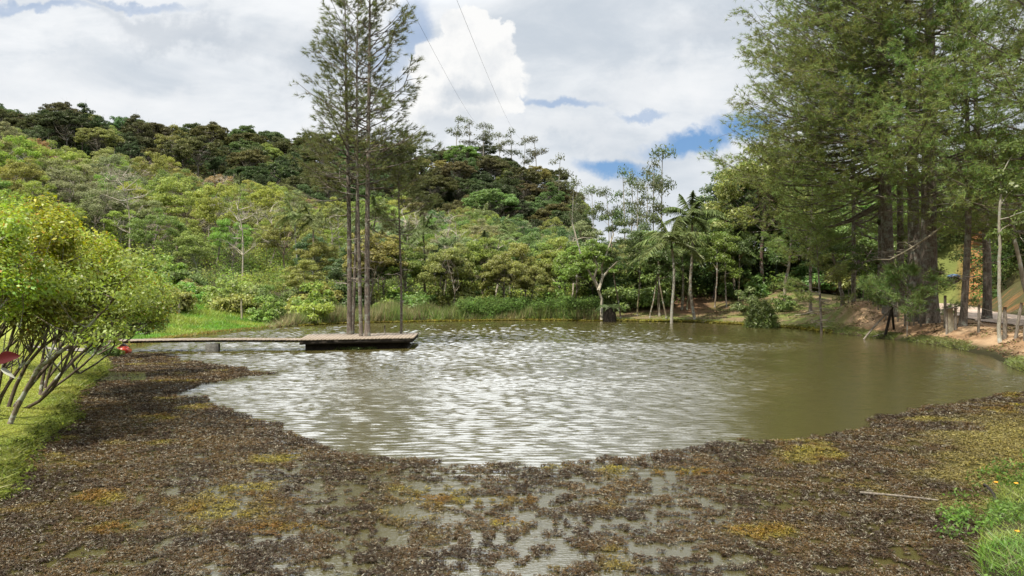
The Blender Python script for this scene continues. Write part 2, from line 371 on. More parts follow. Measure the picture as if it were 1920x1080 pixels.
# ground heights over distance (columns) for bearings (rows, as photo columns)
TD = np.array([0, 40, 50, 62, 80, 100, 130, 160, 190, 220, 260, 320, 500], float)
TP = np.array([-3000, -900, -300, 0, 300, 600, 900, 1060, 1130, 1200, 1320, 1500, 1700, 1800, 1900, 2400, 5000], float)
TZ = np.array([
    [0, 0, 2, 5, 12, 20, 30, 38, 46, 50, 52, 48, 40], [0, 1, 3, 8, 15, 23, 33, 41, 48, 54, 55, 50, 40], [0, 0, 1.5, 3.6, 8.5, 15, 24, 29, 36, 43, 44, 42, 36], [0, 0, .8, 2.0, 5.6, 10.8, 19.0, 23, 31, 39.5, 39, 37, 32],
    [0, 0, .4, 1, 4, 8.3, 14.8, 19.5, 29, 39, 39, 36, 30], [0, 0, 0, .4, 2.5, 5.5, 10, 16, 27, 38.5, 38.5, 36, 28], [0, 0, 0, .3, 1.6, 4, 7.5, 13.5, 24, 35.5, 35, 31, 22], [0, 0, 0, .3, 1.2, 2.6, 5, 11, 19, 27, 25, 20, 10],
    [0, 0, 0, .5, 1.4, 2.2, 3.5, 5, 7, 9, 8, 6, 5], [0, 0, 0.2, 1.1, 2, 3, 4, 5, 5, 5, 5, 5, 4], [0, 0, .4, 1.3, 2.8, 4.4, 5.5, 6, 6, 6, 6, 6, 5], [0, 0, .5, 1.6, 3.6, 6, 9, 10, 11, 11, 11, 11, 9],
    [0, 0, 0, 0.2, .8, 5, 12, 15, 18, 20, 22, 22, 18], [0, 0, 0, 0, .8, 6, 12, 16, 20, 22, 24, 24, 20], [0, 0, 0.2, 1, 4, 9, 14, 18, 22, 25, 27, 27, 20], [0, 0, 1, 3, 8, 14, 20, 25, 28, 30, 30, 30, 25], [0, 0, 1, 3, 8, 14, 20, 25, 28, 30, 30, 30, 25]])
def table(px, D):
    px = np.clip(px, TP[0], TP[-1]); D = np.clip(D, TD[0], TD[-1]-1e-6)
    i = np.clip(np.searchsorted(TP, px, side='right')-1, 0, len(TP)-2); j = np.clip(np.searchsorted(TD, D, side='right')-1, 0, len(TD)-2)
    a = (px-TP[i])/(TP[i+1]-TP[i]); b = (D-TD[j])/(TD[j+1]-TD[j])
    a = a*a*(3-2*a)*.5+a*.5
    return (TZ[i, j]*(1-a)+TZ[i+1, j]*a)*(1-b)+(TZ[i, j+1]*(1-a)+TZ[i+1, j+1]*a)*b
def ground(X, Y):
    X = np.asarray(X, float); Y = np.asarray(Y, float)
    sd, _ = seg_dist(X, Y, shore); ins = inside(X, Y, shore)
    az = 960+F*X/np.maximum(np.abs(Y), 4.0)
    z = table(az, np.maximum(np.hypot(X, Y)*0.97, 1))
    # banks
    left = sstep(-X, 3, 7)*sstep(30-Y, 0, 6); right = sstep(X, 9, 12)*sstep(60-Y, 8, 20)
    fl = (1-left)*(1-right)
    bank = left*(0.10*sstep(sd, 0, .12)+0.75*sstep(sd, 0, 4.2)+0.02*np.clip(sd-4, 0, 20)) + right*(0.12*sstep(sd, 0, .15)+0.6*sstep(sd, 0, 2.2)) + fl*(0.06*sstep(sd, 0, .1)+0.40*sstep(sd, 0, 7))
    near = sstep(9-Y, 0, 4)*sstep(X, -8, -2); bank = bank*(1-near)+near*(0.12*sstep(sd, 0, .12)+0.55*sstep(sd, 0, 1.8))
    z = z*sstep(sd, 0, 12)+bank
    # road cutting on the right
    rd, ri_ = seg_dist(X, Y, road, False)
    a = road[ri_]; b = road[ri_+1]; side = (b[..., 0]-a[..., 0])*(Y-a[..., 1])-(b[..., 1]-a[..., 1])*(X-a[..., 0])
    east = side < 0
    fl2 = sstep(14-rd, 0, 8)*sstep(Y, 12, 22)*sstep(X, 6, 12)
    zr = np.where(east, 0.78+np.clip(rd-2.3, 0, 9)*0.78+0.25*np.clip(rd-11, 0, 30), 0.78)
    zr = zr+np.where(east, (fbm(X*.5, Y*.5)-.5)*2.2*sstep(rd, 2.5, 6), 0)
    k = fl2*sstep(sd, 1.0, 3.0); k = np.where(east, np.maximum(k, sstep(X, 14, 17)*sstep(70-rd, 0, 40)*(rd < 60)*.999), k)
    k = k*np.where(Y > 50, sstep(az, 1670, 1740), 1.0)
    z = z*(1-k)+zr*k
    # hump of pale clay by the pole frame
    c = at(1600, 43.5); z = z+1.0*np.exp(-(((X-c[0])/3.6)**2+((Y-c[1])/2.2)**2))*sstep(sd, 0, 1.6)
    c = at(1290, 53.5); z = z+0.5*np.exp(-(((X-c[0])/4.5)**2+((Y-c[1])/2.5)**2))*sstep(sd, 0, 2)
    z = z+(fbm(X*.8, Y*.8)-.5)*.16*sstep(sd, .3, 2)+(fbm(X*.08, Y*.08)-.5)*3.0*sstep(sd, 12, 40)*(1-k)
    zi = -0.05-0.9*sstep(sd, 0, 1.5)
    return np.where(ins, zi, np.maximum(z, 0.03))
def gz(x, y): return float(ground(np.array([x]), np.array([y]))[0])

# ------------------------------------------------------------------ ground sheet
def axis(lo, a, b, hi, fine, grow):
    mid = list(np.arange(a, b, fine)); l = []; p, s_ = a, fine
    while p > lo: s_ *= grow; p -= s_; l.append(p)
    r = []; p, s_ = mid[-1], fine
    while p < hi: s_ *= grow; p += s_; r.append(p)
    return np.array(l[::-1]+mid+r)
gx = axis(-700, -24, 26, 700, 0.22, 1.045); gy = axis(-500, 2, 60, 1300, 0.24, 1.04)
GX, GY = np.meshgrid(gx, gy)
GZ = ground(GX, GY)
sdG, _ = seg_dist(GX, GY, shore); insG = inside(GX, GY, shore)
rdG, riG = seg_dist(GX, GY, road, False)
azG = 960+F*GX/np.maximum(GY, 4)
sideG = (road[riG+1][..., 0]-road[riG][..., 0])*(GY-road[riG][..., 1])-(road[riG+1][..., 1]-road[riG][..., 1])*(GX-road[riG][..., 0])
n1 = fbm(GX*.5, GY*.5, 5); n2 = fbm(GX*1.7+40, GY*1.7, 4)
def C(*c): return np.array(c)[None, None, :]
def lerp(a, b, k): return a*(1-k[..., None])+b*k[..., None]
forest = lerp(C(.03, .032, .014), C(.055, .05, .022), n1)
lawn = lerp(C(.18, .22, .034), C(.27, .29, .06), n1)
dirt = lerp(C(.25, .155, .085), C(.38, .26, .155), sstep(n2, .35, .65))
dgrass = lerp(C(.13, .15, .042), C(.19, .14, .08), sstep(n2, .42, .6))
mossy = lerp(C(.05, .06, .018), C(.10, .075, .035), n2)
clay = C(.36, .17, .07)
col_ = forest*np.ones((*GX.shape, 3))
k = sstep(-GX, 2, 4)*sstep(50-GY, 0, 3)*sstep(12-sdG, -10, 2); col_ = lerp(col_, lawn, k)
k = sstep(azG, -50, 260)*sstep(620-azG, 0, 80)*sstep(16-sdG, 0, 5)*sstep(GY+n1*4, 31, 37); col_ = lerp(col_, lerp(C(.12, .20, .03), C(.17, .22, .04), n1), k)
k = sstep(azG, 1130, 1180)*sstep(GY, 30, 40)*sstep(n1*3+11.0-sdG, 0, 1.5); col_ = lerp(col_, dgrass, k)
k2 = k*np.exp(-(((azG-1290)/75)**2))*sstep(sdG, 2.5, 4); col_ = lerp(col_, lerp(C(.10, .055, .03), C(.2, .12, .07), n2), k2)
k = sstep(azG, 1560, 1620)*sstep(GY, 10, 20)*sstep(GX, 8, 12)*(sideG > 0)*sstep(sdG, .3, .9)*sstep(8-sdG, 0, 3); col_ = lerp(col_, dirt, k)
k = (sideG < 0)*sstep(GX, 10, 14)*sstep(rdG, 1.8, 2.6)*sstep(26-rdG, 0, 10); col_ = lerp(col_, mossy, k)
k3 = .7*k*sstep(fbm(GX*.35+5, GY*.9, 3), .60, .66)*sstep(GY, 30, 40); col_ = lerp(col_, clay*.6, k3)
ca = at(1828, 79); k = np.exp(-(((azG-1830)/20)**2))*sstep(GY, 66, 72)*sstep(100-GY, 0, 8)*(sideG < 0); col_ = lerp(col_, clay*np.ones_like(col_), np.clip(k*1.6*sstep(n2, .25, .4), 0, 1))
k = np.exp(-(((azG-1772)/26)**2))*sstep(GY, 66, 74)*sstep(110-GY, 0, 8)*(sideG < 0); col_ = lerp(col_, lerp(C(.10, .13, .035), C(.19, .20, .06), n2), np.clip(k*1.6, 0, 1))
k = sstep(0.35-sdG, 0, .3)*(~insG); col_ = col_*(1-.5*k[..., None])
col_ = np.where(insG[..., None], C(.03, .025, .012), col_)
ny, nx = GX.shape
idx = np.arange(ny*nx).reshape(ny, nx)
Q = np.stack([idx[:-1, :-1], idx[:-1, 1:], idx[1:, 1:], idx[1:, :-1]], -1).reshape(-1, 4)
g = Geo(); g.add(np.stack([GX, GY, GZ], -1).reshape(-1, 3), None, Q, col_.reshape(-1, 3))
m, t, o = new_mat('ground soil and turf')
at_ = t.node('ShaderNodeAttribute'); at_.attribute_name = 'Tint'; tcn = t.node('ShaderNodeTexCoord')
na = t.noise(tcn.outputs['Object'], 3.0, 6, 0.7); nb = t.noise(tcn.outputs['Object'], 22.0, 5, 0.7)
hs = t.node('ShaderNodeHueSaturation'); t.l.new(at_.outputs['Color'], hs.inputs['Color']); t.put(hs.inputs['Value'], t.m('ADD', t.lin(na, .3, .7, .4, .7), t.lin(nb, .3, .7, .2, .6)))
p = t.node('ShaderNodeBsdfPrincipled'); t.l.new(hs.outputs[0], p.inputs['Base Color']); p.inputs['Roughness'].default_value = .95; p.inputs['Specular IOR Level'].default_value = .1
b = t.node('ShaderNodeBump'); b.inputs['Strength'].default_value = .7; b.inputs['Distance'].default_value = .06; t.l.new(t.m('ADD', na, t.m('MULTIPLY', nb, .5)), b.inputs['Height']); t.l.new(b.outputs[0], p.inputs['Normal'])
t.l.new(p.outputs[0], o.inputs[0]); M['ground'] = m
tag(link('ground', g.mesh('ground', m, True)), kind='structure')

# ------------------------------------------------------------------ water: wind ripples as real relief
m, t, o = new_mat('pond water')
tcn = t.node('ShaderNodeTexCoord'); ob = tcn.outputs['Object']
wc = t.noise(t.vscale(ob, 1.2, 2.0, 1, (1, 9, 0)), 14.0, 3, .55)
b = t.node('ShaderNodeBump'); b.inputs['Distance'].default_value = 1.0; t.l.new(t.m('MULTIPLY', wc, .006), b.inputs['Height']); b.inputs['Strength'].default_value = .8
p = t.node('ShaderNodeBsdfPrincipled'); p.inputs['Base Color'].default_value = rgb(.058, .050, .017); p.inputs['Roughness'].default_value = .05; p.inputs['IOR'].default_value = 2.0
t.l.new(b.outputs[0], p.inputs['Normal']); t.l.new(p.outputs[0], o.inputs[0]); M['water'] = m
wx = axis(-36, -14, 16, 30, .055, 1.03); wy = np.concatenate([np.arange(-2, 6, .2), np.arange(6, 8.5, .06), np.arange(8.5, 20, .027), np.arange(20, 34, .05), np.arange(34, 60.5, .085), np.arange(60.6, 68, .3)])
X, Y = np.meshgrid(wx.astype(np.float32), wy.astype(np.float32)); Z = np.zeros_like(X); wr = np.random.default_rng(11)
for i in range(60):
    lam = .075*(.27/.075)**wr.random(); th = wr.normal()*.24+.06; kx, ky = 2*np.pi/lam*math.sin(th), 2*np.pi/lam*math.cos(th)
    Z += (np.sin(kx*X+ky*Y+wr.uniform(0, 6.28))*(.074*lam/(2*np.pi)*wr.uniform(.6, 1.3))).astype(np.float32)
XX = X.astype(float); YY = Y.astype(float)
q = XX/YY.clip(5)*F+960
wob = (fbm(XX*.25, YY*.25)-.5)*2
gust = (.50+.9*fbm(XX*.12+3, YY*.35, 3))*(.50+.50*sstep(YY, 11, 24))
lee = 1-.82*sstep(q+wob*150-YY.clip(0, 30)*2, 1370, 1500)*(1-.75*sstep(q+wob*60, 1690, 1790)*sstep(30-YY, 0, 6)); lee = lee*(1-.5*sstep(YY, 30, 44)*sstep(q, 1200, 1300))
OW = np.array([gp(*p) for p in ((200, 664), (320, 664), (430, 688), (520, 701), (352, 730), (430, 770), (545, 812), (650, 846), (885, 876), (1180, 866), (1400, 830), (1560, 809), (1700, 776), (1960, 722), (2100, 700), (1700, 600), (900, 590), (250, 600))])
def seg_dist_open(X, Y):
    d, _ = seg_dist(X, Y, OW); return np.where(inside(X, Y, OW), -d, d)
edge, _ = seg_dist(XX, YY, shore); farc = 1-.75*sstep(YY+wob*1.5, 50, 54)
calm = 1-.75*np.exp(-(((XX+9.5)/3.5)**2+((YY-20.2)/.7)**2))
Z = Z*(gust*lee*farc*calm*sstep(edge, 0, 1.5)*sstep(edge, .2, 1)*(.12+.88*sstep(-seg_dist_open(XX, YY), -1.2, .6)))
i_ = np.arange(X.size).reshape(X.shape); g = Geo()
g.add(np.stack([X, Y, Z], -1).reshape(-1, 3), None, np.stack([i_[:-1, :-1], i_[:-1, 1:], i_[1:, 1:], i_[1:, :-1]], -1).reshape(-1, 4))
tag(link('water', g.mesh('water', m, True)), kind='structure')

# ------------------------------------------------------------------ dirt road and foot path
def strip(name, P, wid, mat, lift=0.03, n=60):
    P = np.array(P, float); s_ = np.r_[0, np.cumsum(np.hypot(*np.diff(P, axis=0).T))]; q = np.linspace(0, s_[-1], n)
    c = np.stack([np.interp(q, s_, P[:, 0]), np.interp(q, s_, P[:, 1])], 1)
    for _ in range(3): c[1:-1] = (c[:-2]+2*c[1:-1]+c[2:])/4
    T = np.gradient(c, axis=0); T /= np.linalg.norm(T, axis=1)[:, None]; Nn = np.stack([-T[:, 1], T[:, 0]], 1)
    k = np.linspace(-1, 1, 9); wv_ = wid/2*(1+.12*(fbm(q*.8, q*0+3)-.5)*2)
    X = c[:, None, 0]+Nn[:, None, 0]*k[None]*wv_[:, None]; Y = c[:, None, 1]+Nn[:, None, 1]*k[None]*wv_[:, None]
    Z = ground(X, Y)+lift+.02*(1-k[None]**2); i_ = np.arange(X.size).reshape(X.shape)
    g = Geo(); g.add(np.stack([X, Y, Z], -1).reshape(-1, 3), None, np.stack([i_[:-1, :-1], i_[:-1, 1:], i_[1:, 1:], i_[1:, :-1]], -1).reshape(-1, 4))
    return tag(link(name, g.mesh(name, mat, True)), kind='structure')
M['road'] = rough_mat('dirt road', (.30, .22, .165), (.46, .37, .30), 1.2, .95, .6, dist=.05)
M['path'] = rough_mat('gravel path', (.16, .14, .11), (.27, .25, .21), 2.0, .95, .5)
strip('road', road, 3.9, M['road'], .05, 120)
strip('path', [(-16.0, 29.0), (-19.0, 27.3), (-23.0, 25.8), (-30.0, 24.5)], 1.6, M['path'], .05)

# ------------------------------------------------------------------ tree makers (each returns an Empty with trunk and crown children)
def place(px, D, dz=0.0):
    x, y = at(px, D); return (x, y, gz(x, y)+dz)
def branch_path(p0, p1, bend=0.12, n=6):
    p0 = np.array(p0, float); p1 = np.array(p1, float); t = np.linspace(0, 1, n)[:, None]
    L = np.linalg.norm(p1-p0); off = rng.normal(size=3)*L*bend; off[2] = abs(off[2])*.5
    off2 = rng.normal(size=3)*L*bend*.4
    return p0*(1-t)+p1*t+off*np.sin(t*np.pi)+off2*np.sin(2*t*np.pi)
def lump_leaves(g, c, r, n, size, aspect=.5, flat=.6, up=.25, shell=.45, c_=None):
    d = udirs(n, -.55, 1); k = rng.random(n)**shell
    p = c+d*(k*r)[:, None]*np.array([1, 1, flat]); nn = d*np.array([.7, .7, 1])+np.array([0, 0, up])+rng.normal(size=(n, 3))*.45
    g.leaves(p, nn, size*rng.uniform(.7, 1.3, n), aspect, c_)
def lumps_in(R_, Hc, z0, n, zpow=1.0, inner=.62):
    d = udirs(n, -.25, 1.0); k = rng.uniform(inner, 1.0, n)
    c = d*k[:, None]*np.array([R_, R_, Hc]); c[:, 2] += z0
    c += rng.normal(size=c.shape)*R_*.06
    return c
def broadleaf(name, h, R_, nl, lr, per, size, trunk_c, crown_c, mat, crown_h=.55, aspect=.5, tr=.16, limbs=7, flat=.6, bare=0, twigs=True, gaps=0.0, inner=.62, lean=0.0):
    root = empty(name, (0, 0, -500)); gt = Geo(); gc = Geo()
    top = np.array([rng.normal()*h*.05+lean*h, rng.normal()*h*.05, h*.8]); P = branch_path((0, 0, -.3), top, .04, 9)
    gt.tube(P, np.linspace(tr, tr*.25, 9), 6)
    Hc = h*crown_h*.62; z0 = h-Hc-lr*.4
    cs = lumps_in(R_, Hc, z0, nl, inner=inner)
    cs[:, :2] += top[:2]*.8
    for i in range(limbs):
        k = rng.integers(3, 7); tgt = cs[rng.integers(len(cs))]; gt.tube(branch_path(P[k], tgt, .1, 6), np.linspace(tr*.42, tr*.1, 6), 5)
    if twigs:
        near = cs[rng.permutation(len(cs))[:nl]]; k = rng.integers(4, 9, len(near))
        gt.tubes(P[k], near, tr*.2, tr*.06, -.2, 4, 3)
    for c in cs:
        if rng.random() < gaps: continue
        r = lr*rng.uniform(.65, 1.25); lump_leaves(gc, c, r, int(per*(r/lr)**2), size, aspect, flat)
    for i in range(bare):
        a = cs[rng.integers(len(cs))]; d = udirs(5, -.1, 1); gt.tubes(np.repeat(a[None], 5, 0), a+d*lr*rng.uniform(1.2, 2.4, 5)[:, None], tr*.1, tr*.04, 0, 3, 3)
    link('trunk', gt.mesh('trunk', M['bark_any']), root, trunk_c); link('crown', gc.mesh('crown', M[mat]), root, crown_c)
    return root
def bare_tree(name, h, R_, c):
    root = empty(name, (0, 0, -500)); gt = Geo(); gb = Geo()
    P = branch_path((0, 0, -.3), (rng.normal()*.4, rng.normal()*.4, h*.75), .05, 8); gt.tube(P, np.linspace(.1, .04, 8), 5)
    for i in range(14):
        a = P[rng.integers(3, 8)]; d = udirs(1, .1, .9)[0]; b = a+d*R_*rng.uniform(.6, 1.2); Bp = branch_path(a, b, .15, 5); gb.tube(Bp, np.linspace(.04, .018, 5), 4)
        q = Bp[rng.integers(1, 5, 9)]; gb.tubes(q, q+udirs(9, -.1, 1)*rng.uniform(.5, 1.2, 9)[:, None], .016, .006, 0, 3, 3)
    link('trunk', gt.mesh('trunk', M['bark_any']), root, c); link('branches', gb.mesh('branches', M['bark_any']), root, c)
    return root
def palm(name, h, L, nf, c, trunk_c, seg=9, leafw=.05, tr=.09):
    root = empty(name, (0, 0, -500)); gt = Geo()
    P = branch_path((0, 0, -.2), (rng.normal()*h*.03, rng.normal()*h*.03, h), .02, 8); gt.tube(P, np.linspace(tr*1.2, tr*.8, 8), 8)
    link('trunk', gt.mesh('trunk', M['bark_any']), root, trunk_c)
    gs = Geo(); gs.tube([P[-1]-(0, 0, .1), P[-1]+(0, 0, .45)], [tr*1.1, tr*.6], 8); link('crownshaft', gs.mesh('crownshaft', M['frond']), root, (.09, .14, .04))
    for i in range(nf):
        gf = Geo(); az = i*2.4+rng.uniform(-.2, .2); el = rng.uniform(.05, .95) if i > 1 else 1.2
        t = np.linspace(0, 1, seg); hx = np.array([math.cos(az), math.sin(az), 0])
        s_ = t*L; r = s_*math.cos(el); z = s_*math.sin(el)-(.55*math.cos(el)+.14)*L*t**2.0
        Pf = P[-1]+np.array([0, 0, .4])+hx*r[:, None]+np.array([0, 0, 1])*z[:, None]
        gf.tube(Pf, np.linspace(.025, .006, seg), 4)
        n = 34; tt = np.repeat(np.linspace(.12, 1, n), 2); sd = np.tile([1, -1], n)
        b0 = np.stack([np.interp(tt, t, Pf[:, k]) for k in range(3)], 1); lat = np.array([-hx[1], hx[0], 0])
        ll = L*.27*np.sin(np.clip(tt*1.05, 0, 1)*np.pi*.85+.3)
        tip = b0+lat*(sd*ll)[:, None]*.8+hx*ll[:, None]*.35+np.array([0, 0, -1])*(ll*rng.uniform(.25, .75, 2*n))[:, None]
        gf.blades(b0, tip, leafw*1.6); gf.blades(b0, (b0+tip)/2+rng.normal(size=b0.shape)*.02, leafw*2)
        link('frond', gf.mesh('frond', M['frond']), root, c)
    return root
def eucalypt(name, h, c, trunk_c, n=9, size=.5):
    root = empty(name, (0, 0, -500)); gt = Geo(); gc = Geo(); lean = rng.normal(size=2)*h*.03
    P = branch_path((0, 0, -.3), (lean[0], lean[1], h*.95), .015, 9); gt.tube(P, np.linspace(.17, .05, 9), 5)
    for i in range(n):
        f = rng.uniform(.5, 1); k = f*8; a = P[int(k)]+(P[min(8, int(k)+1)]-P[int(k)])*(k-int(k)); d = udirs(1, .1, .8)[0]
        b = a+d*h*rng.uniform(.06, .15)*(1.4-f*.6); gt.tubes(a[None], b[None], .05, .02, 0, 3, 3)
        lump_leaves(gc, b, h*rng.uniform(.055, .09), 70, size, .35, .9, 0)
    lump_leaves(gc, P[-1], h*.07, 90, size, .35, 1.1, 0)
    link('trunk', gt.mesh('trunk', M['bark_any']), root, trunk_c); link('crown', gc.mesh('crown', M['leaf_far']), root, c)
    return root
def bush(name, R_, H_, nl, lr, per, size, c, mat='leaf', aspect=.5):
    root = empty(name, (0, 0, -500)); gc = Geo(); gt = Geo()
    d = udirs(nl, 0, 1); cs = d*rng.uniform(.4, 1, nl)[:, None]*np.array([R_, R_, H_*.85])+np.array([0, 0, lr*.3])
    for q in cs: lump_leaves(gc, q, lr*rng.uniform(.7, 1.2), per, size, aspect, .8)
    gt.tubes(np.zeros((nl, 3))+rng.normal(size=(nl, 3))*np.array([.1, .1, 0])-np.array([0, 0, .2]), cs, .03, .01, .1, 4, 3)
    link('stems', gt.mesh('stems', M['bark_any']), root, (.14, .11, .08)); link('foliage', gc.mesh('foliage', M[mat]), root, c)
    return root

def tuft(gn, C_, D_, n=14, L=.24, wid=.02, spread=.62):
    """brushes of long needles at points C_ pointing along D_"""
    N = len(C_); D_ = D_/(np.linalg.norm(D_, axis=1)[:, None]+1e-9)
    b = np.repeat(C_, n, 0)+np.repeat(D_, n, 0)*rng.uniform(-.10, .06, N*n)[:, None]
    d = np.repeat(D_, n, 0)+rng.normal(size=(N*n, 3))*spread; d /= np.linalg.norm(d, axis=1)[:, None]
    Ls = L*rng.uniform(.7, 1.2, N*n); tip = b+d*Ls[:, None]; tip[:, 2] -= .12*Ls
    gn.blades(b, tip, wid)
def pine(name, h, r0, zlo, L0, nlimb, c, ntw=10, nt=3, needle=14, NL=.24, NW=.02, side=None, droop=.15, dead=8, base=(0, 0), top=None, tmat='bark', lowL=None, trunks=1, fork=None, upturn=.35, spread=.62, pw=.75, zlimb=None):
    root = empty(name, (0, 0, -500)); gt = Geo(); gn = Geo(); gb = Geo()
    top = np.array([rng.normal()*.25, rng.normal()*.25, h]) if top is None else np.array(top, float)
    P = branch_path((base[0], base[1], -.4), top, .008, 14); rr = np.interp(np.linspace(0, 1, 14), [0, .04, .5, 1], [r0*1.35, r0, r0*.72, r0*.12])
    gt.tube(P, rr, 12)
    hz = P[:, 2]
    def on(z): return np.array([np.interp(z, hz, P[:, 0]), np.interp(z, hz, P[:, 1]), z])
    tz = zlo+(h-zlo)*(np.arange(nlimb)+rng.random(nlimb))/nlimb if zlimb is None else zlimb
    Cs, Ds, T0, T1 = [], [], [], []
    for z in tz:
        f = (z-zlo)/(h-zlo); a = rng.uniform(0, 2*np.pi)
        if side is not None and rng.random() < side[1]: a = side[0]+rng.normal()*.7
        L = L0*(1-f)**pw*rng.uniform(.65, 1.1)+.35; el = .15+.75*f+rng.normal()*.12-droop
        n = 8; t = np.linspace(0, 1, n); hx = np.array([math.cos(a), math.sin(a), 0]); lt = np.array([-hx[1], hx[0], 0])
        zz = t*math.sin(el)*L-droop*L*.5*np.sin(t*np.pi)+upturn*L*.35*t**3
        Pl = on(z)+hx*(t*L*math.cos(el))[:, None]+np.array([0, 0, 1])*zz[:, None]+lt*(rng.normal()*L*.1*np.sin(t*np.pi*1.2))[:, None]
        lr = max(.014, min(.07, .012*L+.004*(1-f)*r0/.15))
        gb.tube(Pl, np.linspace(lr, .008, n), 5)
        k = max(3, int(ntw*L/L0+2)); tt = rng.uniform(.25, 1, k)**.8; sgn = rng.choice([-1, 1], k)
        b = np.stack([np.interp(tt, t, Pl[:, j]) for j in range(3)], 1)
        tl = L*rng.uniform(.14, .34, k)*(1.15-tt*.6)+.15
        d = hx*rng.uniform(.5, 1, k)[:, None]+lt*(sgn*rng.uniform(.3, 1, k))[:, None]+np.array([0, 0, 1])*rng.uniform(-.25, .5, k)[:, None]
        d /= np.linalg.norm(d, axis=1)[:, None]; e = b+d*tl[:, None]; T0.append(b); T1.append(e)
        for j in range(nt):
            q = 1-j*.28/1.0 if nt < 5 else 1-j*.18; jit = rng.normal(size=(k, 3))*.07*(j > 0)
            Cs.append(b*(1-q)+e*q+jit*tl[:, None]*2); Ds.append(d+np.array([0, 0, upturn])+rng.normal(size=(k, 3))*.35*(j > 0))
        Cs.append(Pl[-1:]); Ds.append((Pl[-1]-Pl[-2])[None]/(np.linalg.norm(Pl[-1]-Pl[-2])+1e-9))
    gb.tubes(np.concatenate(T0), np.concatenate(T1), .011, .005, .03, 3, 3)
    tuft(gn, np.concatenate(Cs), np.concatenate(Ds), needle, NL, NW, spread)
    link('trunk', gt.mesh('trunk', M[tmat], True), root); link('limbs', gb.mesh('limbs', M['twig' if False else 'bark']), root)
    link('crown', gn.mesh('crown', M['needle']), root, c)
    for i in range(dead):
        gd = Geo(); z = rng.uniform(zlo*.35, zlo*1.05); a = rng.uniform(0, 6.28); L = rng.uniform(.5, 1.0)*max(.8, L0*.35); hx = np.array([math.cos(a), math.sin(a), rng.uniform(-.3, .3)])
        Pd = branch_path(on(z), on(z)+hx*L, .12, 6); gd.tube(Pd, np.linspace(.022, .008, 6), 4)
        q = Pd[rng.integers(2, 6, 6)]; gd.tubes(q, q+udirs(6, -.7, .6)*L*.3, .008, .004, 0, 3, 3)
        link('dead_branch', gd.mesh('dead_branch', M['twig']), root)
    return root
def move(o, px, D, rz=0.0, s=1.0, dz=0.0):
    o.location = place(px, D, dz); o.rotation_euler = (0, 0, rz); o.scale = (s, s, s) if np.isscalar(s) else s; return o

# ------------------------------------------------------------------ the deck, the footbridge and the island pines
DZ = .46
A, B_, C_, D_ = (-8.45, 29.5), (-4.05, 30.7), (-4.25, 34.2), (-8.95, 33.0)
deck = empty('deck_platform', (-6.4, 31.9, 0), 0, 'square plank platform built round the pine trunks out in the pond', 'platform')
def sub(p): return (p[0]+6.4, p[1]-31.9)
def quad_lerp(a, b, c, d, u_, v_):
    return tuple((1-v_)*((1-u_)*np.array(a)+u_*np.array(b))+v_*((1-u_)*np.array(d)+u_*np.array(c)))
g = Geo(); n = 30
for i in range(n):
    u0, u1 = i/n+.0012, (i+1)/n-.0012; e0 = rng.uniform(-.006, .006); e1 = rng.uniform(-.006, .006)
    g.prism([sub(quad_lerp(A, B_, C_, D_, u0, e0)), sub(quad_lerp(A, B_, C_, D_, u1, e0)), sub(quad_lerp(A, B_, C_, D_, u1, 1+e1)), sub(quad_lerp(A, B_, C_, D_, u0, 1+e1))], DZ-.045, DZ+rng.uniform(-.004, .004))
link('planks', g.mesh('planks', M['wood']), deck)
g = Geo()
for v0, v1 in ((.006, .03), (.97, .994)):
    g.prism([sub(quad_lerp(A, B_, C_, D_, *q)) for q in ((.01, v0), (.99, v0), (.99, v1), (.01, v1))], DZ-.20, DZ-.048)
for u0 in (.01, .2, .4, .6, .8, .97):
    g.prism([sub(quad_lerp(A, B_, C_, D_, *q)) for q in ((u0, .032), (u0+.02, .032), (u0+.02, .968), (u0, .968))], DZ-.19, DZ-.049)
link('beams', g.mesh('beams', M['darkwood']), deck)
g = Geo(); P = [sub(quad_lerp(A, B_, C_, D_, *q)) for q in ((.05, .1), (.2, .085), (.4, .1), (.6, .09), (.8, .11), (.93, .12), (.94, .5), (.92, .9), (.5, .93), (.06, .9), (.04, .5))]
g.prism(P, -.7, DZ-.2); link('base', g.mesh('base', M['darkwood']), deck)
g = Geo()
for i in range(26):
    q = quad_lerp(A, B_, C_, D_, rng.uniform(.3, .65), .07+rng.uniform(-.02, .02)); c = np.array([*sub(q), .05]); lump_leaves(g, c, .12, 16, .10, .35, .6)
link('ferns', g.mesh('ferns', M['leaf']), deck, (.10, .13, .03))
g = Geo(); g.tube([(0, 0, 0), (.02, 0, .4)], [.035, .03], 8)
o = link('mooring_post', g.mesh('mooring_post', M['post'])); o.location = (-5.62, 32.9, DZ-.003); tag(o, 'short dark post standing on the platform between the pines', 'post')

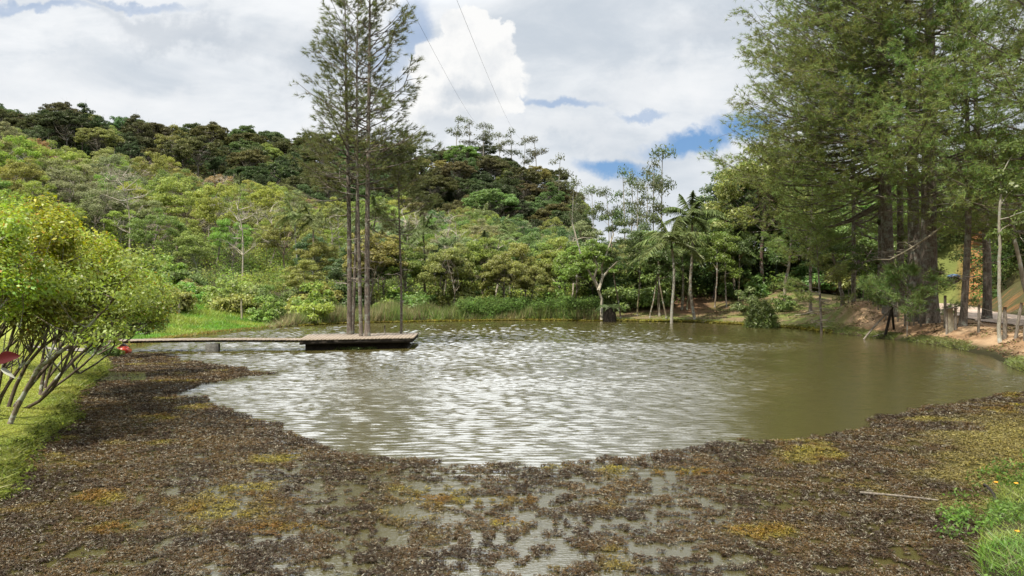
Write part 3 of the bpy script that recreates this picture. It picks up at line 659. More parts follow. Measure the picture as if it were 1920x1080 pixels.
br = empty('footbridge', (-11.5, 29.5, 0), 0, 'narrow plank footbridge running low over the water to the platform', 'footbridge')
a0, a1 = np.array([-16.6, 29.4]), np.array([-8.5, 30.4]); dd = a1-a0; L = np.linalg.norm(dd); dd /= L; nn_ = np.array([-dd[1], dd[0]]); o0 = np.array([-11.5, 29.5])
g = Geo(); n = 54
for i in range(n):
    s0, s1 = i*L/n+.006, (i+1)*L/n-.006; zz = DZ-.03+.035*math.sin(i/n*3.1)+rng.uniform(-.004, .004); w0, w1 = -.55+rng.uniform(-.015, .015), .55+rng.uniform(-.015, .015)
    P = [a0+dd*s0+nn_*w0-o0, a0+dd*s1+nn_*w0-o0, a0+dd*s1+nn_*w1-o0, a0+dd*s0+nn_*w1-o0]; g.prism([tuple(p) for p in P], zz-.03, zz)
link('planks', g.mesh('planks', M['wood']), br)
for w_ in (-.5, .42):
    g = Geo()
    for i in range(8):
        s0, s1 = i*L/8, (i+1)*L/8; zz = DZ-.065+.035*math.sin((i+.5)/8*3.1)
        P = [a0+dd*s0+nn_*w_-o0, a0+dd*s1+nn_*w_-o0, a0+dd*s1+nn_*(w_+.09)-o0, a0+dd*s0+nn_*(w_+.09)-o0]; g.prism([tuple(p) for p in P], zz-.065, zz-.002)
    link('beam', g.mesh('beams', M['darkwood']), br)
g = Geo(); pc = at(399, 29.45)-o0; g.prism([(pc[0]-.21, pc[1]-.2), (pc[0]+.21, pc[1]-.15), (pc[0]+.19, pc[1]+.25), (pc[0]-.23, pc[1]+.2)], -.8, DZ-.16)
link('pier', g.mesh('pier', M['concrete']), br)
g = Geo(); pc = at(180, 28.9)-o0; g.prism([(pc[0]-.3, pc[1]-.25), (pc[0]+.3, pc[1]-.2), (pc[0]+.3, pc[1]+.35), (pc[0]-.3, pc[1]+.3)], -.6, DZ-.16)
link('abutment', g.mesh('abutment', M['concrete']), br)

PG = 'pines growing through the platform'
PC = (.14, .165, .055)
isl = [  # px, D, height, radius, lowest limb, limb length, limbs, label
 (655, 32.9, 15.6, .115, 6.3, 3.0, 58, 'tall pine on the platform, leftmost trunk, leaning slightly left', (-.2, 0)),
 (660, 33.2, 13.6, .075, 7.2, 2.4, 34, 'slim second stem close against the leftmost platform pine', (0.15, .1)),
 (678, 31.6, 16.0, .085, 6.6, 2.6, 44, 'thin middle pine on the platform, pressed against its thicker neighbour', (-.1, 0)),
 (689, 31.6, 17.6, .12, 6.3, 3.3, 70, 'thickest and tallest pine of the platform, right of the close pair', (.1, 0)),
 (752, 33.4, 9.2, .06, 4.6, 1.7, 30, 'small slender pine alone at the right end of the platform', (-.05, 0))]
for (px, D, h, r0, zlo, L0, nl, lab, tp) in isl:
    o = pine('island_pine', h, r0, zlo, L0, nl, PC, 9, 2, 24, .23, .014, spread=.42, droop=.05, dead=7, top=(tp[0], tp[1], h), upturn=.5, pw=.8)
    x, y = at(px, D); o.location = (x, y, .1); tag(o, lab, 'pine tree', PG)

# ------------------------------------------------------------------ forest on the hills
UP = 'hidden'
def nearby(px):
    for lim, w_ in ((140, 'above the yellow-green shrubs'), (330, 'behind the far end of the shrub row'), (520, 'above the bright grass bank'), (640, 'just left of the platform pines'), (800, 'behind the platform pines'),
                    (960, 'right of the platform pines'), (1100, 'near the notch where the ridge ends'), (1210, 'left of the two tall palms'), (1330, 'behind the two tall palms'), (1480, 'above the round waterside bush'), (1700, 'behind the big right-hand pines'), (2300, 'over the dirt road')):
        if px < lim: return w_
    return 'over the dirt road'
def height_word(f): return 'topmost' if f > .8 else 'upper' if f > .55 else 'middle' if f > .3 else 'lower'
# prototypes
BP = {}
def hid(o): o['proto'] = 1; return o
BP['airy'] = [broadleaf('hillside_tree', 8, 3.0, 56, .68, 170, .21, (.34, .31, .26), (.1, .12, .03), 'leaf_far', .7, .5, .11, 9, .6, bare=9, gaps=.1) for _ in range(6)]
BP['dense'] = [broadleaf('ridge_tree', h_, R__, nl_, lr_, per_, sz_, (.2, .18, .15), (.1, .12, .03), 'leaf_far', ch_, .55, .22, 9, fl_, gaps=gp_, inner=in_, bare=ba_) for h_, R__, nl_, lr_, per_, sz_, ch_, fl_, gp_, in_, ba_ in ((12, 5.2, 60, 1.5, 190, .5, .55, .5, .05, .75, 0), (13, 5.8, 90, 1.1, 130, .42, .5, .45, .15, .7, 3), (11, 4.6, 70, 1.2, 150, .42, .75, .7, .1, .6, 2), (14, 4.4, 64, 1.1, 120, .42, .6, .55, .25, .5, 7), (12, 6.2, 84, 1.3, 150, .46, .4, .4, .1, .7, 2), (10, 4.8, 60, 1.3, 160, .42, .7, .6, .15, .55, 4))]
BP['shore'] = [broadleaf('woodland_tree', 10, 3.3, 54, .85, 260, .24, (.22, .19, .15), (.1, .12, .03), 'leaf', .72, .5, .13, 9, .6, gaps=.06, inner=.5, bare=3) for _ in range(4)]
BP['bare'] = [bare_tree('bare_tree', 9, 2.0, (.50, .46, .39)) for _ in range(4)]
BP['palm'] = [palm('forest_palm', 7.5, 3.0, 13, (.15, .19, .05), (.3, .28, .24)) for _ in range(2)]
BP['euc'] = [eucalypt('skyline_eucalyptus', 17, (.11, .135, .06), (.36, .34, .30)) for _ in range(3)]
BP['bush'] = [bush('scrub_bush', 2.0, 2.2, 30, .55, 130, .24, (.1, .13, .03)) for _ in range(3)]
used = set(); cnt = {}
LBL = []
def plant(kind, px, D, s, color, colname, label=None, group=None, rz=None, dz=-.1, trunk=None, sc=None):
    pr = BP[kind][rng.integers(len(BP[kind]))]
    s3 = sc if sc is not None else (s*rng.uniform(.9, 1.15), s*rng.uniform(.9, 1.15), s*rng.uniform(.9, 1.1))
    cols = {'crown': color, 'foliage': color, 'frond': color}
    if trunk is not None: cols['trunk'] = trunk
    x, y, z = place(px, D, dz)
    rz = rng.uniform(0, 6.28) if rz is None else rz
    if id(pr) not in used:
        used.add(id(pr)); o = pr; o.location = (x, y, z); o.rotation_euler = (0, 0, rz); o.scale = s3
        for ch in o.children:
            k = ch.name.split('.')[0]
            if k in cols: ch.color = (*cols[k], 1)
        if group: o['group'] = group
    else: o = copy_thing(pr, (x, y, z), rz, s3, '', group, cols)
    o['category'] = {'palm': 'palm tree', 'bush': 'bush'}.get(kind, 'tree')
    if label: o['label'] = label
    LBL.append([o, kind, px, D, z, colname]) if not label else None
    return o
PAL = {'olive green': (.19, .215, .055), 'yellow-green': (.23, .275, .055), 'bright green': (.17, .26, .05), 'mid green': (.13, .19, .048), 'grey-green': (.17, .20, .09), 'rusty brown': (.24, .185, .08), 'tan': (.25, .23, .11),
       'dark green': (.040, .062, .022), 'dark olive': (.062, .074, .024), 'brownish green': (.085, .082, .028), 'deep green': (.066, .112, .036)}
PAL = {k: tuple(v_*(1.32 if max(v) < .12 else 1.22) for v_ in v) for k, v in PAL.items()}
def jit(c, k=.12): return tuple(float(v_*rng.uniform(1-k, 1+k)) for v_ in c)
spots = []
def scatter(n, f, dmin_k, tries=40):
    out = []
    for _ in range(n*tries):
        if len(out) >= n: break
        px, D, r = f()
        x, y = at(px, D)
        if any((x-a)**2+(y-b_)**2 < ((r+c_)*dmin_k)**2 for a, b_, c_ in spots): continue
        spots.append((x, y, r)); out.append((px, D))
    return out
# near hill of light scrubby woodland
def near_hill():
    D = 66+80*rng.random()**.8; px = rng.uniform(-160, 1090)
    if px < 560 and D < 72: D += 8
    return px, D, 2.3
for px, D in scatter(285, near_hill, .62):
    r = rng.random(); q = (D-66)/80
    lightk = px < 700
    if lightk: names = ['olive green', 'yellow-green', 'bright green', 'grey-green', 'olive green', 'yellow-green', 'mid green', 'tan', 'rusty brown']; pr = [.25, .2, .12, .13, .1, .08, .07, .04, .01]
    else: names = ['olive green', 'mid green', 'bright green', 'grey-green', 'deep green', 'yellow-green']; pr = [.22, .27, .12, .12, .17, .1]
    cn = names[rng.choice(len(names), p=np.array(pr)/sum(pr))]
    if r < .14: plant('bare', px, D, rng.uniform(.75, 1.1), (0, 0, 0), 'pale grey')
    elif r < .20 and px > 380: plant('palm', px, D, rng.uniform(.75, 1.0), jit((.15, .19, .06)), 'grey-green')
    else: plant('airy', px, D, rng.uniform(.62, 1.12)*(1.0 if D > 80 else .85), jit(PAL[cn]), cn, trunk=jit((.36, .33, .27)))
# naturally darker old forest on the ridge; leaf colours also hold the cloud shadow
def ridge():
    D = 150+84*rng.random()**.75; px = rng.uniform(-120, 1085)
    if px < 420 and D < 165: D += 20
    return px, D, 3.9
for px, D in scatter(285, ridge, .62):
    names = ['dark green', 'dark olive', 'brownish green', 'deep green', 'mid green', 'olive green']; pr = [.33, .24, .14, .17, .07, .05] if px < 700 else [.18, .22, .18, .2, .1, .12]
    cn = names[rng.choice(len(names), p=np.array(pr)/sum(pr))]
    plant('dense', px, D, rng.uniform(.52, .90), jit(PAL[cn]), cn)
# shore woodland left and middle, then the right wood
def mid_shore():
    D = rng.uniform(61, 72); px = rng.uniform(560, 1120); return px, D, 1.9
for px, D in scatter(42, mid_shore, .7):
    names = ['mid green', 'olive green', 'deep green', 'bright green', 'yellow-green']; cn = names[rng.choice(5, p=[.35, .25, .2, .12, .08])]
    plant('shore', px, D, rng.uniform(.42, .72), jit(PAL[cn]), cn)
def right_wood():
    px = rng.uniform(1110, 1600); D = rng.uniform(63, 92); return px, D, 2.4
for px, D in scatter(88, right_wood, .62):
    names = ['mid green', 'deep green', 'olive green', 'yellow-green', 'brownish green', 'bright green']; cn = names[rng.choice(6, p=[.3, .25, .2, .1, .07, .08])]
    want = float(np.interp(px, [1100, 1180, 1250, 1320, 1400, 1500, 1600], [8.5, 9.0, 9.6, 12.8, 15.8, 16.2, 15]))
    s = max(.55, (want-gz(*at(px, D)))*rng.uniform(.62, 1.02)/10.3)
    plant('shore', px, D, s, jit(PAL[cn]), cn, trunk=jit((.2, .175, .14), .3))
def far_right():
    px = rng.uniform(1610, 2150); D = rng.uniform(58, 100); return px, D, 2.8
for px, D in scatter(60, far_right, .62):
    x, y = at(px, D)
    if seg_dist(np.array([x]), np.array([y]), road, False)[0][0] < 5 or (1740 < px < 1870 and D < 88): continue
    names = ['mid green', 'yellow-green', 'olive green', 'bright green', 'deep green']; cn = names[rng.choice(5, p=[.3, .22, .2, .18, .1])]
    plant('shore', px, D, rng.uniform(.75, 1.15), jit(PAL[cn]), cn)
# eucalypts and thin emergent trees on the skyline
for a_, b_, n_, d0, d1, s0, s1 in ((1120, 1640, 20, 62, 74, .6, 1.2), (560, 1110, 44, 60.5, 66, .6, 1.1), (300, 600, 16, 50, 64, .7, 1.2), (-100, 330, 30, 48, 66, .7, 1.4)):
    for px, D in scatter(n_, lambda: (rng.uniform(a_, b_), rng.uniform(d0, d1), 1.3), .6):
        cn = ['mid green', 'olive green', 'deep green', 'bright green', 'yellow-green'][rng.choice(5, p=[.3, .25, .22, .13, .1] if a_ > 500 else [.2, .25, .05, .25, .25])]
        plant('bush', px, D, rng.uniform(s0, s1), jit(PAL[cn]), cn)
for i, (px, D, ty) in enumerate(((858, 224, 222), (880, 228, 228), (905, 222, 232), (918, 232, 236), (935, 222, 250), (958, 224, 243), (985, 226, 262), (1003, 220, 258), (1050, 190, 292), (1082, 176, 340), (800, 236, 262))):
    x, y = at(px, D); zt = CH+(540-ty)/F*D; h = zt-gz(x, y); s = h/16.6
    plant('euc', px, D, s, jit((.12, .14, .07)), 'pale feathery', sc=(s*1.15, s*1.15, s))
for i, (px, D, ty) in enumerate(((1168, 108, 318), (1182, 112, 325), (1196, 105, 340), (1226, 100, 300), (1243, 104, 282), (1215, 98, 330), (1110, 112, 352), (1140, 108, 356), (1076, 118, 335))):
    x, y = at(px, D); zt = CH+(540-ty)/F*D; h = zt-gz(x, y); s = h/16.6
    plant('euc', px, D, s, jit((.12, .15, .06)), 'pale feathery', sc=(s*.8, s*.8, s))
# undergrowth that closes the forest floor
def undergrowth(name, n, f, size, per, colors, mat='tint', lr=(1.0, 2.0), flat=.7, lift=.6):
    g = Geo()
    pts = np.array([f() for _ in range(n)]); X = (pts[:, 0]-960)/F*pts[:, 1]; Y = pts[:, 1]; Z = ground(X, Y)
    rd, _ = seg_dist(X, Y, road, False); sd, _ = seg_dist(X, Y, shore)
    for x, y, z, r_, q in zip(X, Y, Z, rd, sd):
        if r_ < 3.2 or inside(np.array([x]), np.array([y]), shore)[0]: continue
        c = colors[rng.integers(len(colors))]; cc = np.clip(np.array(c)[None]*rng.uniform(.8, 1.2, (per, 1)), 0, 1)
        lump_leaves(g, np.array([x, y, z+.2+rng.random()**2*lift]), rng.uniform(*lr), per, size*rng.uniform(.8, 1.2), .5, flat, c_=cc)
    return tag(link(name, g.mesh(name, M[mat])), kind='stuff')
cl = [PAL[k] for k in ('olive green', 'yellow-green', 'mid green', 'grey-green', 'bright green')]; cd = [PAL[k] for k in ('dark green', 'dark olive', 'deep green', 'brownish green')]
undergrowth('undergrowth', 3000, lambda: (rng.uniform(-200, 1120), 64+90*rng.random()**.8), .24, 130, cl, lr=(1.0, 2.2))
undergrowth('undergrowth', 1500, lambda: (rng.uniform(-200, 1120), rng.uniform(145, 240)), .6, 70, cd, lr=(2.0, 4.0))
undergrowth('undergrowth', 1500, lambda: (rng.uniform(1090, 2200), rng.uniform(62, 105)), .30, 90, [PAL[k] for k in ('deep green', 'dark green', 'mid green', 'dark olive')], lr=(.8, 1.9), lift=4.0)

# ------------------------------------------------------------------ reeds and marsh plants along the far shore
def on_shore(pxa, pxb, depth0, depth1, n):
    px = rng.uniform(pxa, pxb, n); base = np.interp(px, [300, 430, 540, 640, 800, 1000, 1110, 1170, 1300, 1400, 1500, 1562, 1640, 1700, 1760, 1858, 1899], [634, 622, 612, 606.5, 602.5, 600, 602, 601.5, 603.5, 609, 616, 624, 633, 640, 648, 668, 690])
    D = CH*F/(base-540)+rng.uniform(depth0, depth1, n); X = (px-960)/F*D; return X, D, px
X, Y, px = on_shore(505, 1125, .0, 4.5, 26000); hgt_ = (.3+1.45*fbm(px*.03, Y*.3))*rng.uniform(.4, 1.2, len(X))*sstep(px, 490, 560)*(1-.4*sstep(px, 860, 900)*sstep(960-px, 0, 30)); Z = ground(X, Y)
k = vnoise(px*.03, Y*.8) > .28; X, Y, px, hgt_, Z = X[k], Y[k], px[k], hgt_[k], Z[k]
b_ = np.stack([X, Y, Z-.05], 1); tip = b_+np.stack([rng.normal(size=len(X))*.22, rng.normal(size=len(X))*.22, hgt_], 1)
dry = (rng.random(len(X)) < np.where(vnoise(px*.02+7, Y*.4) > .55, .6, .2))[:, None]
cc = np.where(dry, np.array([.30, .26, .13]), np.array([.16, .22, .055]))*rng.uniform(.7, 1.35, (len(X), 1))
g = Geo(); g.blades(b_, tip, .055, cc); g.blades(b_+(0, 0, .02), b_*.5+tip*.5+rng.normal(size=b_.shape)*.22, .06, cc)
tag(link('reeds', g.mesh('reeds', M['grass'])), kind='stuff')
X, Y, px = on_shore(860, 1125, .2, 3.4, 500)
g = Geo()
for x, y in zip(X, Y):
    c = np.array([.12, .19, .05])*rng.uniform(.7, 1.3); lump_leaves(g, np.array([x, y, gz(x, y)+rng.uniform(.2, 1.4)]), .45, 40, .2, .35, .9, c_=np.tile(c, (40, 1)))
tag(link('marsh_plants', g.mesh('marsh_plants', M['tint'])), kind='stuff')
X, Y, px = on_shore(560, 1560, -.35, .25, 5200); k = rng.random(len(X)) < .8; X, Y = X[k], Y[k]
g = Geo(); P = np.stack([X, Y, np.maximum(ground(X, Y), .01)+.03], 1); g.leaves(P, np.array([0, 0, 1.])+rng.normal(size=P.shape)*.35, .3, .5, np.array([.24, .22, .045])*rng.uniform(.6, 1.2, (len(P), 1)))
tag(link('waterside_weed', g.mesh('waterside_weed', M['tint'])), kind='stuff')

# ------------------------------------------------------------------ grasses
def grass(name, X, Y, h, wid, cols, lean=.5, drop=.02, mat='grass', clump=1):
    Z = ground(X, Y); k = Z > .028; X, Y, Z = X[k], Y[k], Z[k]; h = h[k] if np.ndim(h) else np.full(len(X), h); cols = cols[k] if np.ndim(cols) > 1 else np.tile(cols, (len(X), 1))
    b_ = np.stack([X, Y, Z-drop], 1); d = rng.normal(size=(len(X), 3))*lean; d[:, 2] = 1; tip = b_+d*(h*rng.uniform(.6, 1.25, len(X)))[:, None]
    g = Geo(); g.blades(b_, tip, wid, cols*rng.uniform(.7, 1.3, (len(X), 1))); return tag(link(name, g.mesh(name, M[mat])), kind='stuff')
# lawn under the shrubs on the left bank
n = 330000; D = 7.5+24*rng.random(n)**1.35; pxx = rng.uniform(-120, 215, n); X = (pxx-960)/F*D; Y = D
sd, _ = seg_dist(X, Y, shore); ins = inside(X, Y, shore); k = ~ins; X, Y, sd, D = X[k], Y[k], sd[k], D[k]
nn = fbm(X*.9, Y*.9, 3); long_ = sstep(.55-sd, 0, .5)
cols = lerp(np.array([.19, .24, .035])[None], np.array([.33, .36, .065])[None], sstep(nn, .35, .68)); cols = lerp(cols, np.array([.34, .30, .12])[None], (rng.random(len(X)) < .07).astype(float))
grass('lawn_grass', X, Y, (.020+.030*long_+.012*nn)*(1+D/60), .010*(1+D/12), cols, 1.0)
# bright bank beyond the footbridge
n = 60000; pxx = rng.uniform(235, 560, n); Y = rng.uniform(31, 58, n); X = (pxx-960)/F*Y; sd, _ = seg_dist(X, Y, shore); k = (~inside(X, Y, shore)) & (sd < 14); X, Y, sd = X[k], Y[k], sd[k]
nn = fbm(X*.5, Y*.5, 3); cols = lerp(np.array([.13, .27, .03])[None], np.array([.25, .32, .05])[None], sstep(nn, .4, .65)); cols = lerp(cols, np.array([.27, .18, .05])[None], sstep(.5-sd, 0, .4)*.8)
grass('bank_grass', X, Y, .14+.35*sstep(sd, 1, 6)*nn, .05, cols, .6)
# thin turf and weeds on the far right shore
n = 30000; pxx = rng.uniform(1140, 1640, n); Y = rng.uniform(40, 60, n); X = (pxx-960)/F*Y; sd, _ = seg_dist(X, Y, shore); k = (~inside(X, Y, shore)) & (sd < 9) & ((fbm(X*.7, Y*.7, 3) > .52) | (sd < .7)); X, Y, sd = X[k], Y[k], sd[k]
grass('turf', X, Y, .06+.16*sstep(1-sd, 0, 1), .04, np.array([.17, .21, .05]), .9)
# green fringe at the foot of the dirt bank
n = 26000; P0 = shore[19:33]; i_ = rng.integers(0, len(P0)-1, n); t_ = rng.random(n); X = P0[i_, 0]*(1-t_)+P0[i_+1, 0]*t_+rng.uniform(-.1, .9, n)*.9; Y = P0[i_, 1]*(1-t_)+P0[i_+1, 1]*t_+rng.uniform(-.3, .9, n)
sd, _ = seg_dist(X, Y, shore); k = (~inside(X, Y, shore)) & (sd < .75) & (vnoise(X*.9, Y*.9) > .42) & (Y > 12); grass('fringe_grass', X[k], Y[k], .09, .03, np.array([.17, .20, .055]), 1.1)
# near right corner
n = 90000; X = rng.uniform(3.2, 9.5, n); Y = rng.uniform(4.6, 13, n); sd, _ = seg_dist(X, Y, shore); k = (~inside(X, Y, shore)) & (sd < 3) & (X/Y < .78) ; X, Y, sd = X[k], Y[k], sd[k]
cols = lerp(np.array([.14, .25, .04])[None], np.array([.24, .31, .06])[None], sstep(fbm(X*1.5, Y*1.5, 3), .4, .65)); cols = lerp(cols, np.array([.36, .30, .16])[None], (rng.random(len(X)) < .04).astype(float))
grass('bank_turf', X, Y, .035+.075*vnoise(X*2, Y*2), .010, cols, .9)

# ------------------------------------------------------------------ floating mat of water weed
openw = np.array([gp(*p) for p in ((206, 664), (320, 664), (345, 676), (430, 688), (520, 701), (440, 710), (352, 730), (380, 752), (430, 770), (500, 796), (545, 812), (585, 832), (650, 846), (740, 856), (830, 862), (885, 876), (960, 870), (1040, 872), (1110, 862), (1180, 866),
    (1255, 856), (1330, 842), (1400, 830), (1480, 822), (1560, 809), (1640, 796), (1700, 776), (1760, 762), (1830, 748), (1900, 735), (1960, 722), (2100, 700), (1700, 600), (900, 590), (250, 600))])
def matpts(n, d0, d1, pw=1.5):
    D = d0+(d1-d0)*rng.random(n)**pw; pxx = rng.uniform(-140, 2080, n); X = (pxx-960)/F*D; Y = D
    jx = (fbm(X*1.3, Y*1.3, 3)-.5)*.9; jy = (fbm(X*1.3+50, Y*1.3, 3)-.5)*.9
    k = inside(X, Y, shore) & ~inside(X+jx, Y+jy, openw)
    return X[k], Y[k]
X, Y = matpts(430000, 5.2, 29.0, 1.7)
pxx = 960+F*X/Y; pyy = 540+CH*F/Y; c_big = fbm(X*.8+9, Y*1.2, 2)
dense = 1-np.exp(-(((pxx-850)/620)**4))*(.5+.5*sstep(c_big, .3, .55))*sstep(pyy, 840, 920)*.92
dense = np.clip(dense, 0, 1); gapn = .3*fbm(X*2.5, Y*3.2, 2)+.7*fbm(X*8.5+3, Y*9.5, 2)
k = (gapn < .445+.20*dense) & ~((np.abs(pxx-230) < 45) & (np.abs(pyy-706) < 9) & (gapn > .3)); X, Y, pxx, pyy, gapn = X[k], Y[k], pxx[k], pyy[k], gapn[k]
N = len(X); c1 = fbm(X*.9, Y*1.2, 3); c2 = fbm(X*2.2+30, Y*2.6, 3)
cols = lerp(np.array([.034, .020, .010])[None], np.array([.080, .048, .018])[None], sstep(c2, .35, .65)); cols = lerp(cols, np.array([.17, .15, .11])[None], sstep(rng.random(N), .76, .86))
yel = np.clip(sstep(c1+.12*(c2-.5)*2, .62, .80)*.7, 0, 1)
for (bx, by, rx, ry) in ((425, 960, 95, 22), (200, 937, 48, 12), (112, 871, 38, 8), (300, 786, 40, 5), (945, 985, 34, 8), (225, 990, 60, 10), (540, 992, 60, 9), (860, 940, 90, 10), (1440, 1000, 70, 14), (1280, 885, 60, 8)):
    yel = np.maximum(yel, 1-sstep(np.hypot((pxx-bx)/rx, (pyy-by)/ry)+(c2-.5)*3.4+(gapn-.5)*1.5, .35, 1.5)*1.0)
cols = lerp(cols, lerp(np.array([.13, .07, .012])[None], np.array([.20, .17, .022])[None], sstep(c2, .3, .7)), yel)
mossy_ = sstep(pxx+(c1-.5)*500, 1700, 1860)*sstep(pyy, 765, 800)*sstep(1000-pyy, 0, 60); cols = lerp(cols, np.array([.20, .17, .045])[None], mossy_*.75)
g = Geo(); per = 6; sz = (.041*(Y/8)**.75)
b_ = np.repeat(np.stack([X, Y, rng.uniform(.004, .03, N)], 1), per, 0); szr = np.repeat(sz, per)*rng.uniform(.5, 1.15, N*per)
a = rng.uniform(0, 6.28, N*per); el = rng.uniform(-.05, .55, N*per); d = np.stack([np.cos(a)*np.cos(el), np.sin(a)*np.cos(el), np.sin(el)], 1)
g.leaves(b_+d*szr[:, None]*.45, np.array([0, 0, 1.])+rng.normal(size=b_.shape)*.38, szr*.9, .26, np.repeat(cols, per, 0)*rng.uniform(.6, 1.4, (N*per, 1)))
tag(link('water_weed', g.mesh('water_weed', M['weed'])), kind='stuff')

# ------------------------------------------------------------------ the big pines on the right bank
RG = 'pines along the right bank'
RC = (.20, .26, .068)
def rp(px, D, h, r0, zlo, L0, nl, lab, **kw):
    kw.setdefault('dead', 7); kw.setdefault('needle', 18)
    o = pine('bank_pine', h, r0, zlo, L0, nl, jit(RC, .08), 15, 5, kw.pop('needle'), .27, .019, droop=kw.pop('droop', .26), upturn=.3, pw=kw.pop('pw', .38), **kw)
    o.location = place(px, D, -.05); return tag(o, lab, 'pine tree', RG)
rp(1743, 37.0, 23, .40, 8.8, 7.6, 96, 'thickest pine trunk on the right bank, its foot beside the pole fence', side=(math.pi*1.05, .5))
rp(1713, 38.5, 24, .31, 8.8, 8.0, 92, 'thick pine trunk just left of the thickest one on the right bank', side=(math.pi*1.0, .6))
rp(1669, 41.0, 24, .33, 8.6, 8.2, 92, 'pine trunk carrying tufts of bromeliads, second from the left of the big bank pines', side=(math.pi, .65))
rp(1655, 42.5, 24, .30, 5.4, 8.4, 112, 'leftmost of the big pines on the right bank, its boughs reaching over the pond', side=(math.pi*.98, .75))
rp(1804, 34.0, 16, .155, 5.4, 5.0, 54, 'slim straight pine beside the pale picket bundle', side=(math.pi*1.2, .4))
rp(1690, 45.5, 18, .22, 8.0, 6.2, 50, 'darker pine standing behind the two thick trunks', side=(math.pi, .5), needle=14)
rp(1850, 39.5, 17, .22, 6.6, 5.8, 46, 'pine across the dirt road behind the slim pale trunk', needle=14)
rp(2010, 31.0, 17, .25, 4.6, 6.6, 62, 'pine at the right edge whose boughs hang into the picture above the road', side=(math.pi*1.05, .7), needle=14)
rp(1600, 49.5, 14.5, .16, 4.6, 4.4, 54, 'smaller pine behind the waterside bank left of the big pines', needle=13)
rp(1520, 52.5, 10.0, .12, 4.4, 3.0, 36, 'young pine at the back of the grassy shore, furthest from the road', needle=13)
o = pine('bank_pine', 6.6, .075, 2.4, 1.9, 26, jit(RC, .08), 9, 4, 12, .26, .018, droop=.1, dead=11, top=(-.35, 0, 6.6)); o.location = place(1541, 41.3, -.1); tag(o, 'thin young pine with bare side twigs rising from the water edge', 'pine tree', RG)
# low spray of needles growing round the thick trunk's foot
o = pine('pine_sapling', 3.0, .03, 1.0, 2.3, 22, (.17, .26, .075), 12, 4, 16, .30, .018, droop=-.02, dead=0, upturn=.5); o.location = place(1700, 35.6, -.05); tag(o, 'low bright pine sapling spreading in front of the thick trunks', 'sapling')
def crooked(name, pts, r0, r1, color, lab, cat, nb=5, leaf=None):
    root = empty(name, tuple(pts[0]), 0, lab, cat); P = np.array(pts)-np.array(pts[0]); t = np.linspace(0, len(P)-1, 12); Pi = np.stack([np.interp(t, range(len(P)), P[:, k]) for k in range(3)], 1)
    Pi[1:-1] += rng.normal(size=(10, 3))*r0*.28; g = Geo(); g.tube(Pi, np.linspace(r0, r1, 12), 9); link('trunk', g.mesh('trunk', M['bark_any'], True), root, color)
    ends = []
    for i in range(nb):
        g = Geo(); a = Pi[rng.integers(6, 12)]; b = a+udirs(1, .2, .9)[0]*rng.uniform(.6, 1.3); g.tube(branch_path(a, b, .12, 5), np.linspace(r1*.8, r1*.2, 5), 5); ends.append(b); link('branch', g.mesh('branch', M['bark_any']), root, color)
    if leaf is not None:
        g = Geo()
        for b in ends+[Pi[-1]]:
            k_ = .075 if r0 < .05 else .15; n_ = 260 if r0 < .05 else 180; lump_leaves(g, b, .6, n_, k_, .5, .6); lump_leaves(g, b+rng.normal(size=3)*.35, .5, n_, k_, .5, .6)
        link('crown', g.mesh('crown', M['leaf']), root, leaf)
    return root
def pt(px, py, D): x, y = at(px, D); return np.array([x, y, CH+(540-py)/F*D])
def gpt(px, D, dz=-.1): return np.array(place(px, D, dz))
crooked('slim_tree', [gpt(1875, 29.0), pt(1874, 520, 29), pt(1873, 430, 29), pt(1876, 330, 29)],   .075, .04, (.34, .33, .28), 'slim pale lichen-covered trunk standing by the road fence', 'tree', 5, (.12, .17, .04))
crooked('slim_tree', [gpt(1940, 33.5), pt(1905, 460, 33.5), pt(1884, 370, 33.5), pt(1870, 300, 33.5)], .10, .05, (.36, .34, .29), 'pale trunk leaning left at the right edge, nearest the slim lichen-covered one', 'tree', 5, (.14, .20, .04))
crooked('slim_tree', [gpt(1960, 35.5), pt(1925, 450, 35.5), pt(1903, 360, 35.5), pt(1893, 290, 35.5)], .12, .06, (.34, .32, .28), 'thicker pale leaning trunk cut off by the right edge of the picture', 'tree', 5, (.14, .20, .04))
crooked('leaning_tree', [gpt(1586, 46.0), pt(1577, 545, 46), pt(1571, 515, 46.3), pt(1560, 470, 46.6)], .13, .07, (.2, .17, .14), 'dark mottled trunk leaning left behind the pale clay hump', 'tree', 4, (.09, .14, .035))
crooked('leaning_tree', [gpt(1468, 56.0), pt(1474, 520, 56), pt(1480, 492, 56), pt(1484, 440, 56)], .13, .07, (.32, .28, .23), 'pale trunk curving up behind the round waterside bush', 'tree', 5, (.07, .12, .03))
# bromeliads on the trunks
def bromeliad(p, s, lab):
    root = empty('bromeliad', tuple(p), 0, lab, 'bromeliad', 'bromeliads on the pine trunks'); g = Geo(); d = udirs(60, -.5, 1); g.blades(d*.03, d*s*rng.uniform(.7, 1.1, (60, 1))*np.array([1, 1, .8])+np.array([0, 0, .05*s]), .05)
    link('leaves', g.mesh('leaves', M['frond']), root, (.12, .15, .05)); g = Geo(); g.leaves(udirs(60, -1, .1)*.14*s*1.5, udirs(60), .14); link('roots', g.mesh('roots', M['leaf']), root, (.09, .065, .04))
for px, py, D, s, lab in ((1645, 418, 42.0, .62, 'largest bromeliad, highest on the leftmost big pine'), (1683, 448, 40.5, .5, 'spiky bromeliad on the second big pine trunk'), (1640, 492, 42.0, .42, 'low bromeliad on the leftmost big pine'), (1655, 465, 42.0, .4, 'yellowish bromeliad between the two leftmost big trunks'), (1755, 512, 36.5, .42, 'bromeliad on the right side of the thickest trunk'), (1752, 385, 36.5, .5, 'bromeliad high on the thickest trunk')):
    p = pt(px, py, D); p[1] -= .3; bromeliad(p, s, lab)
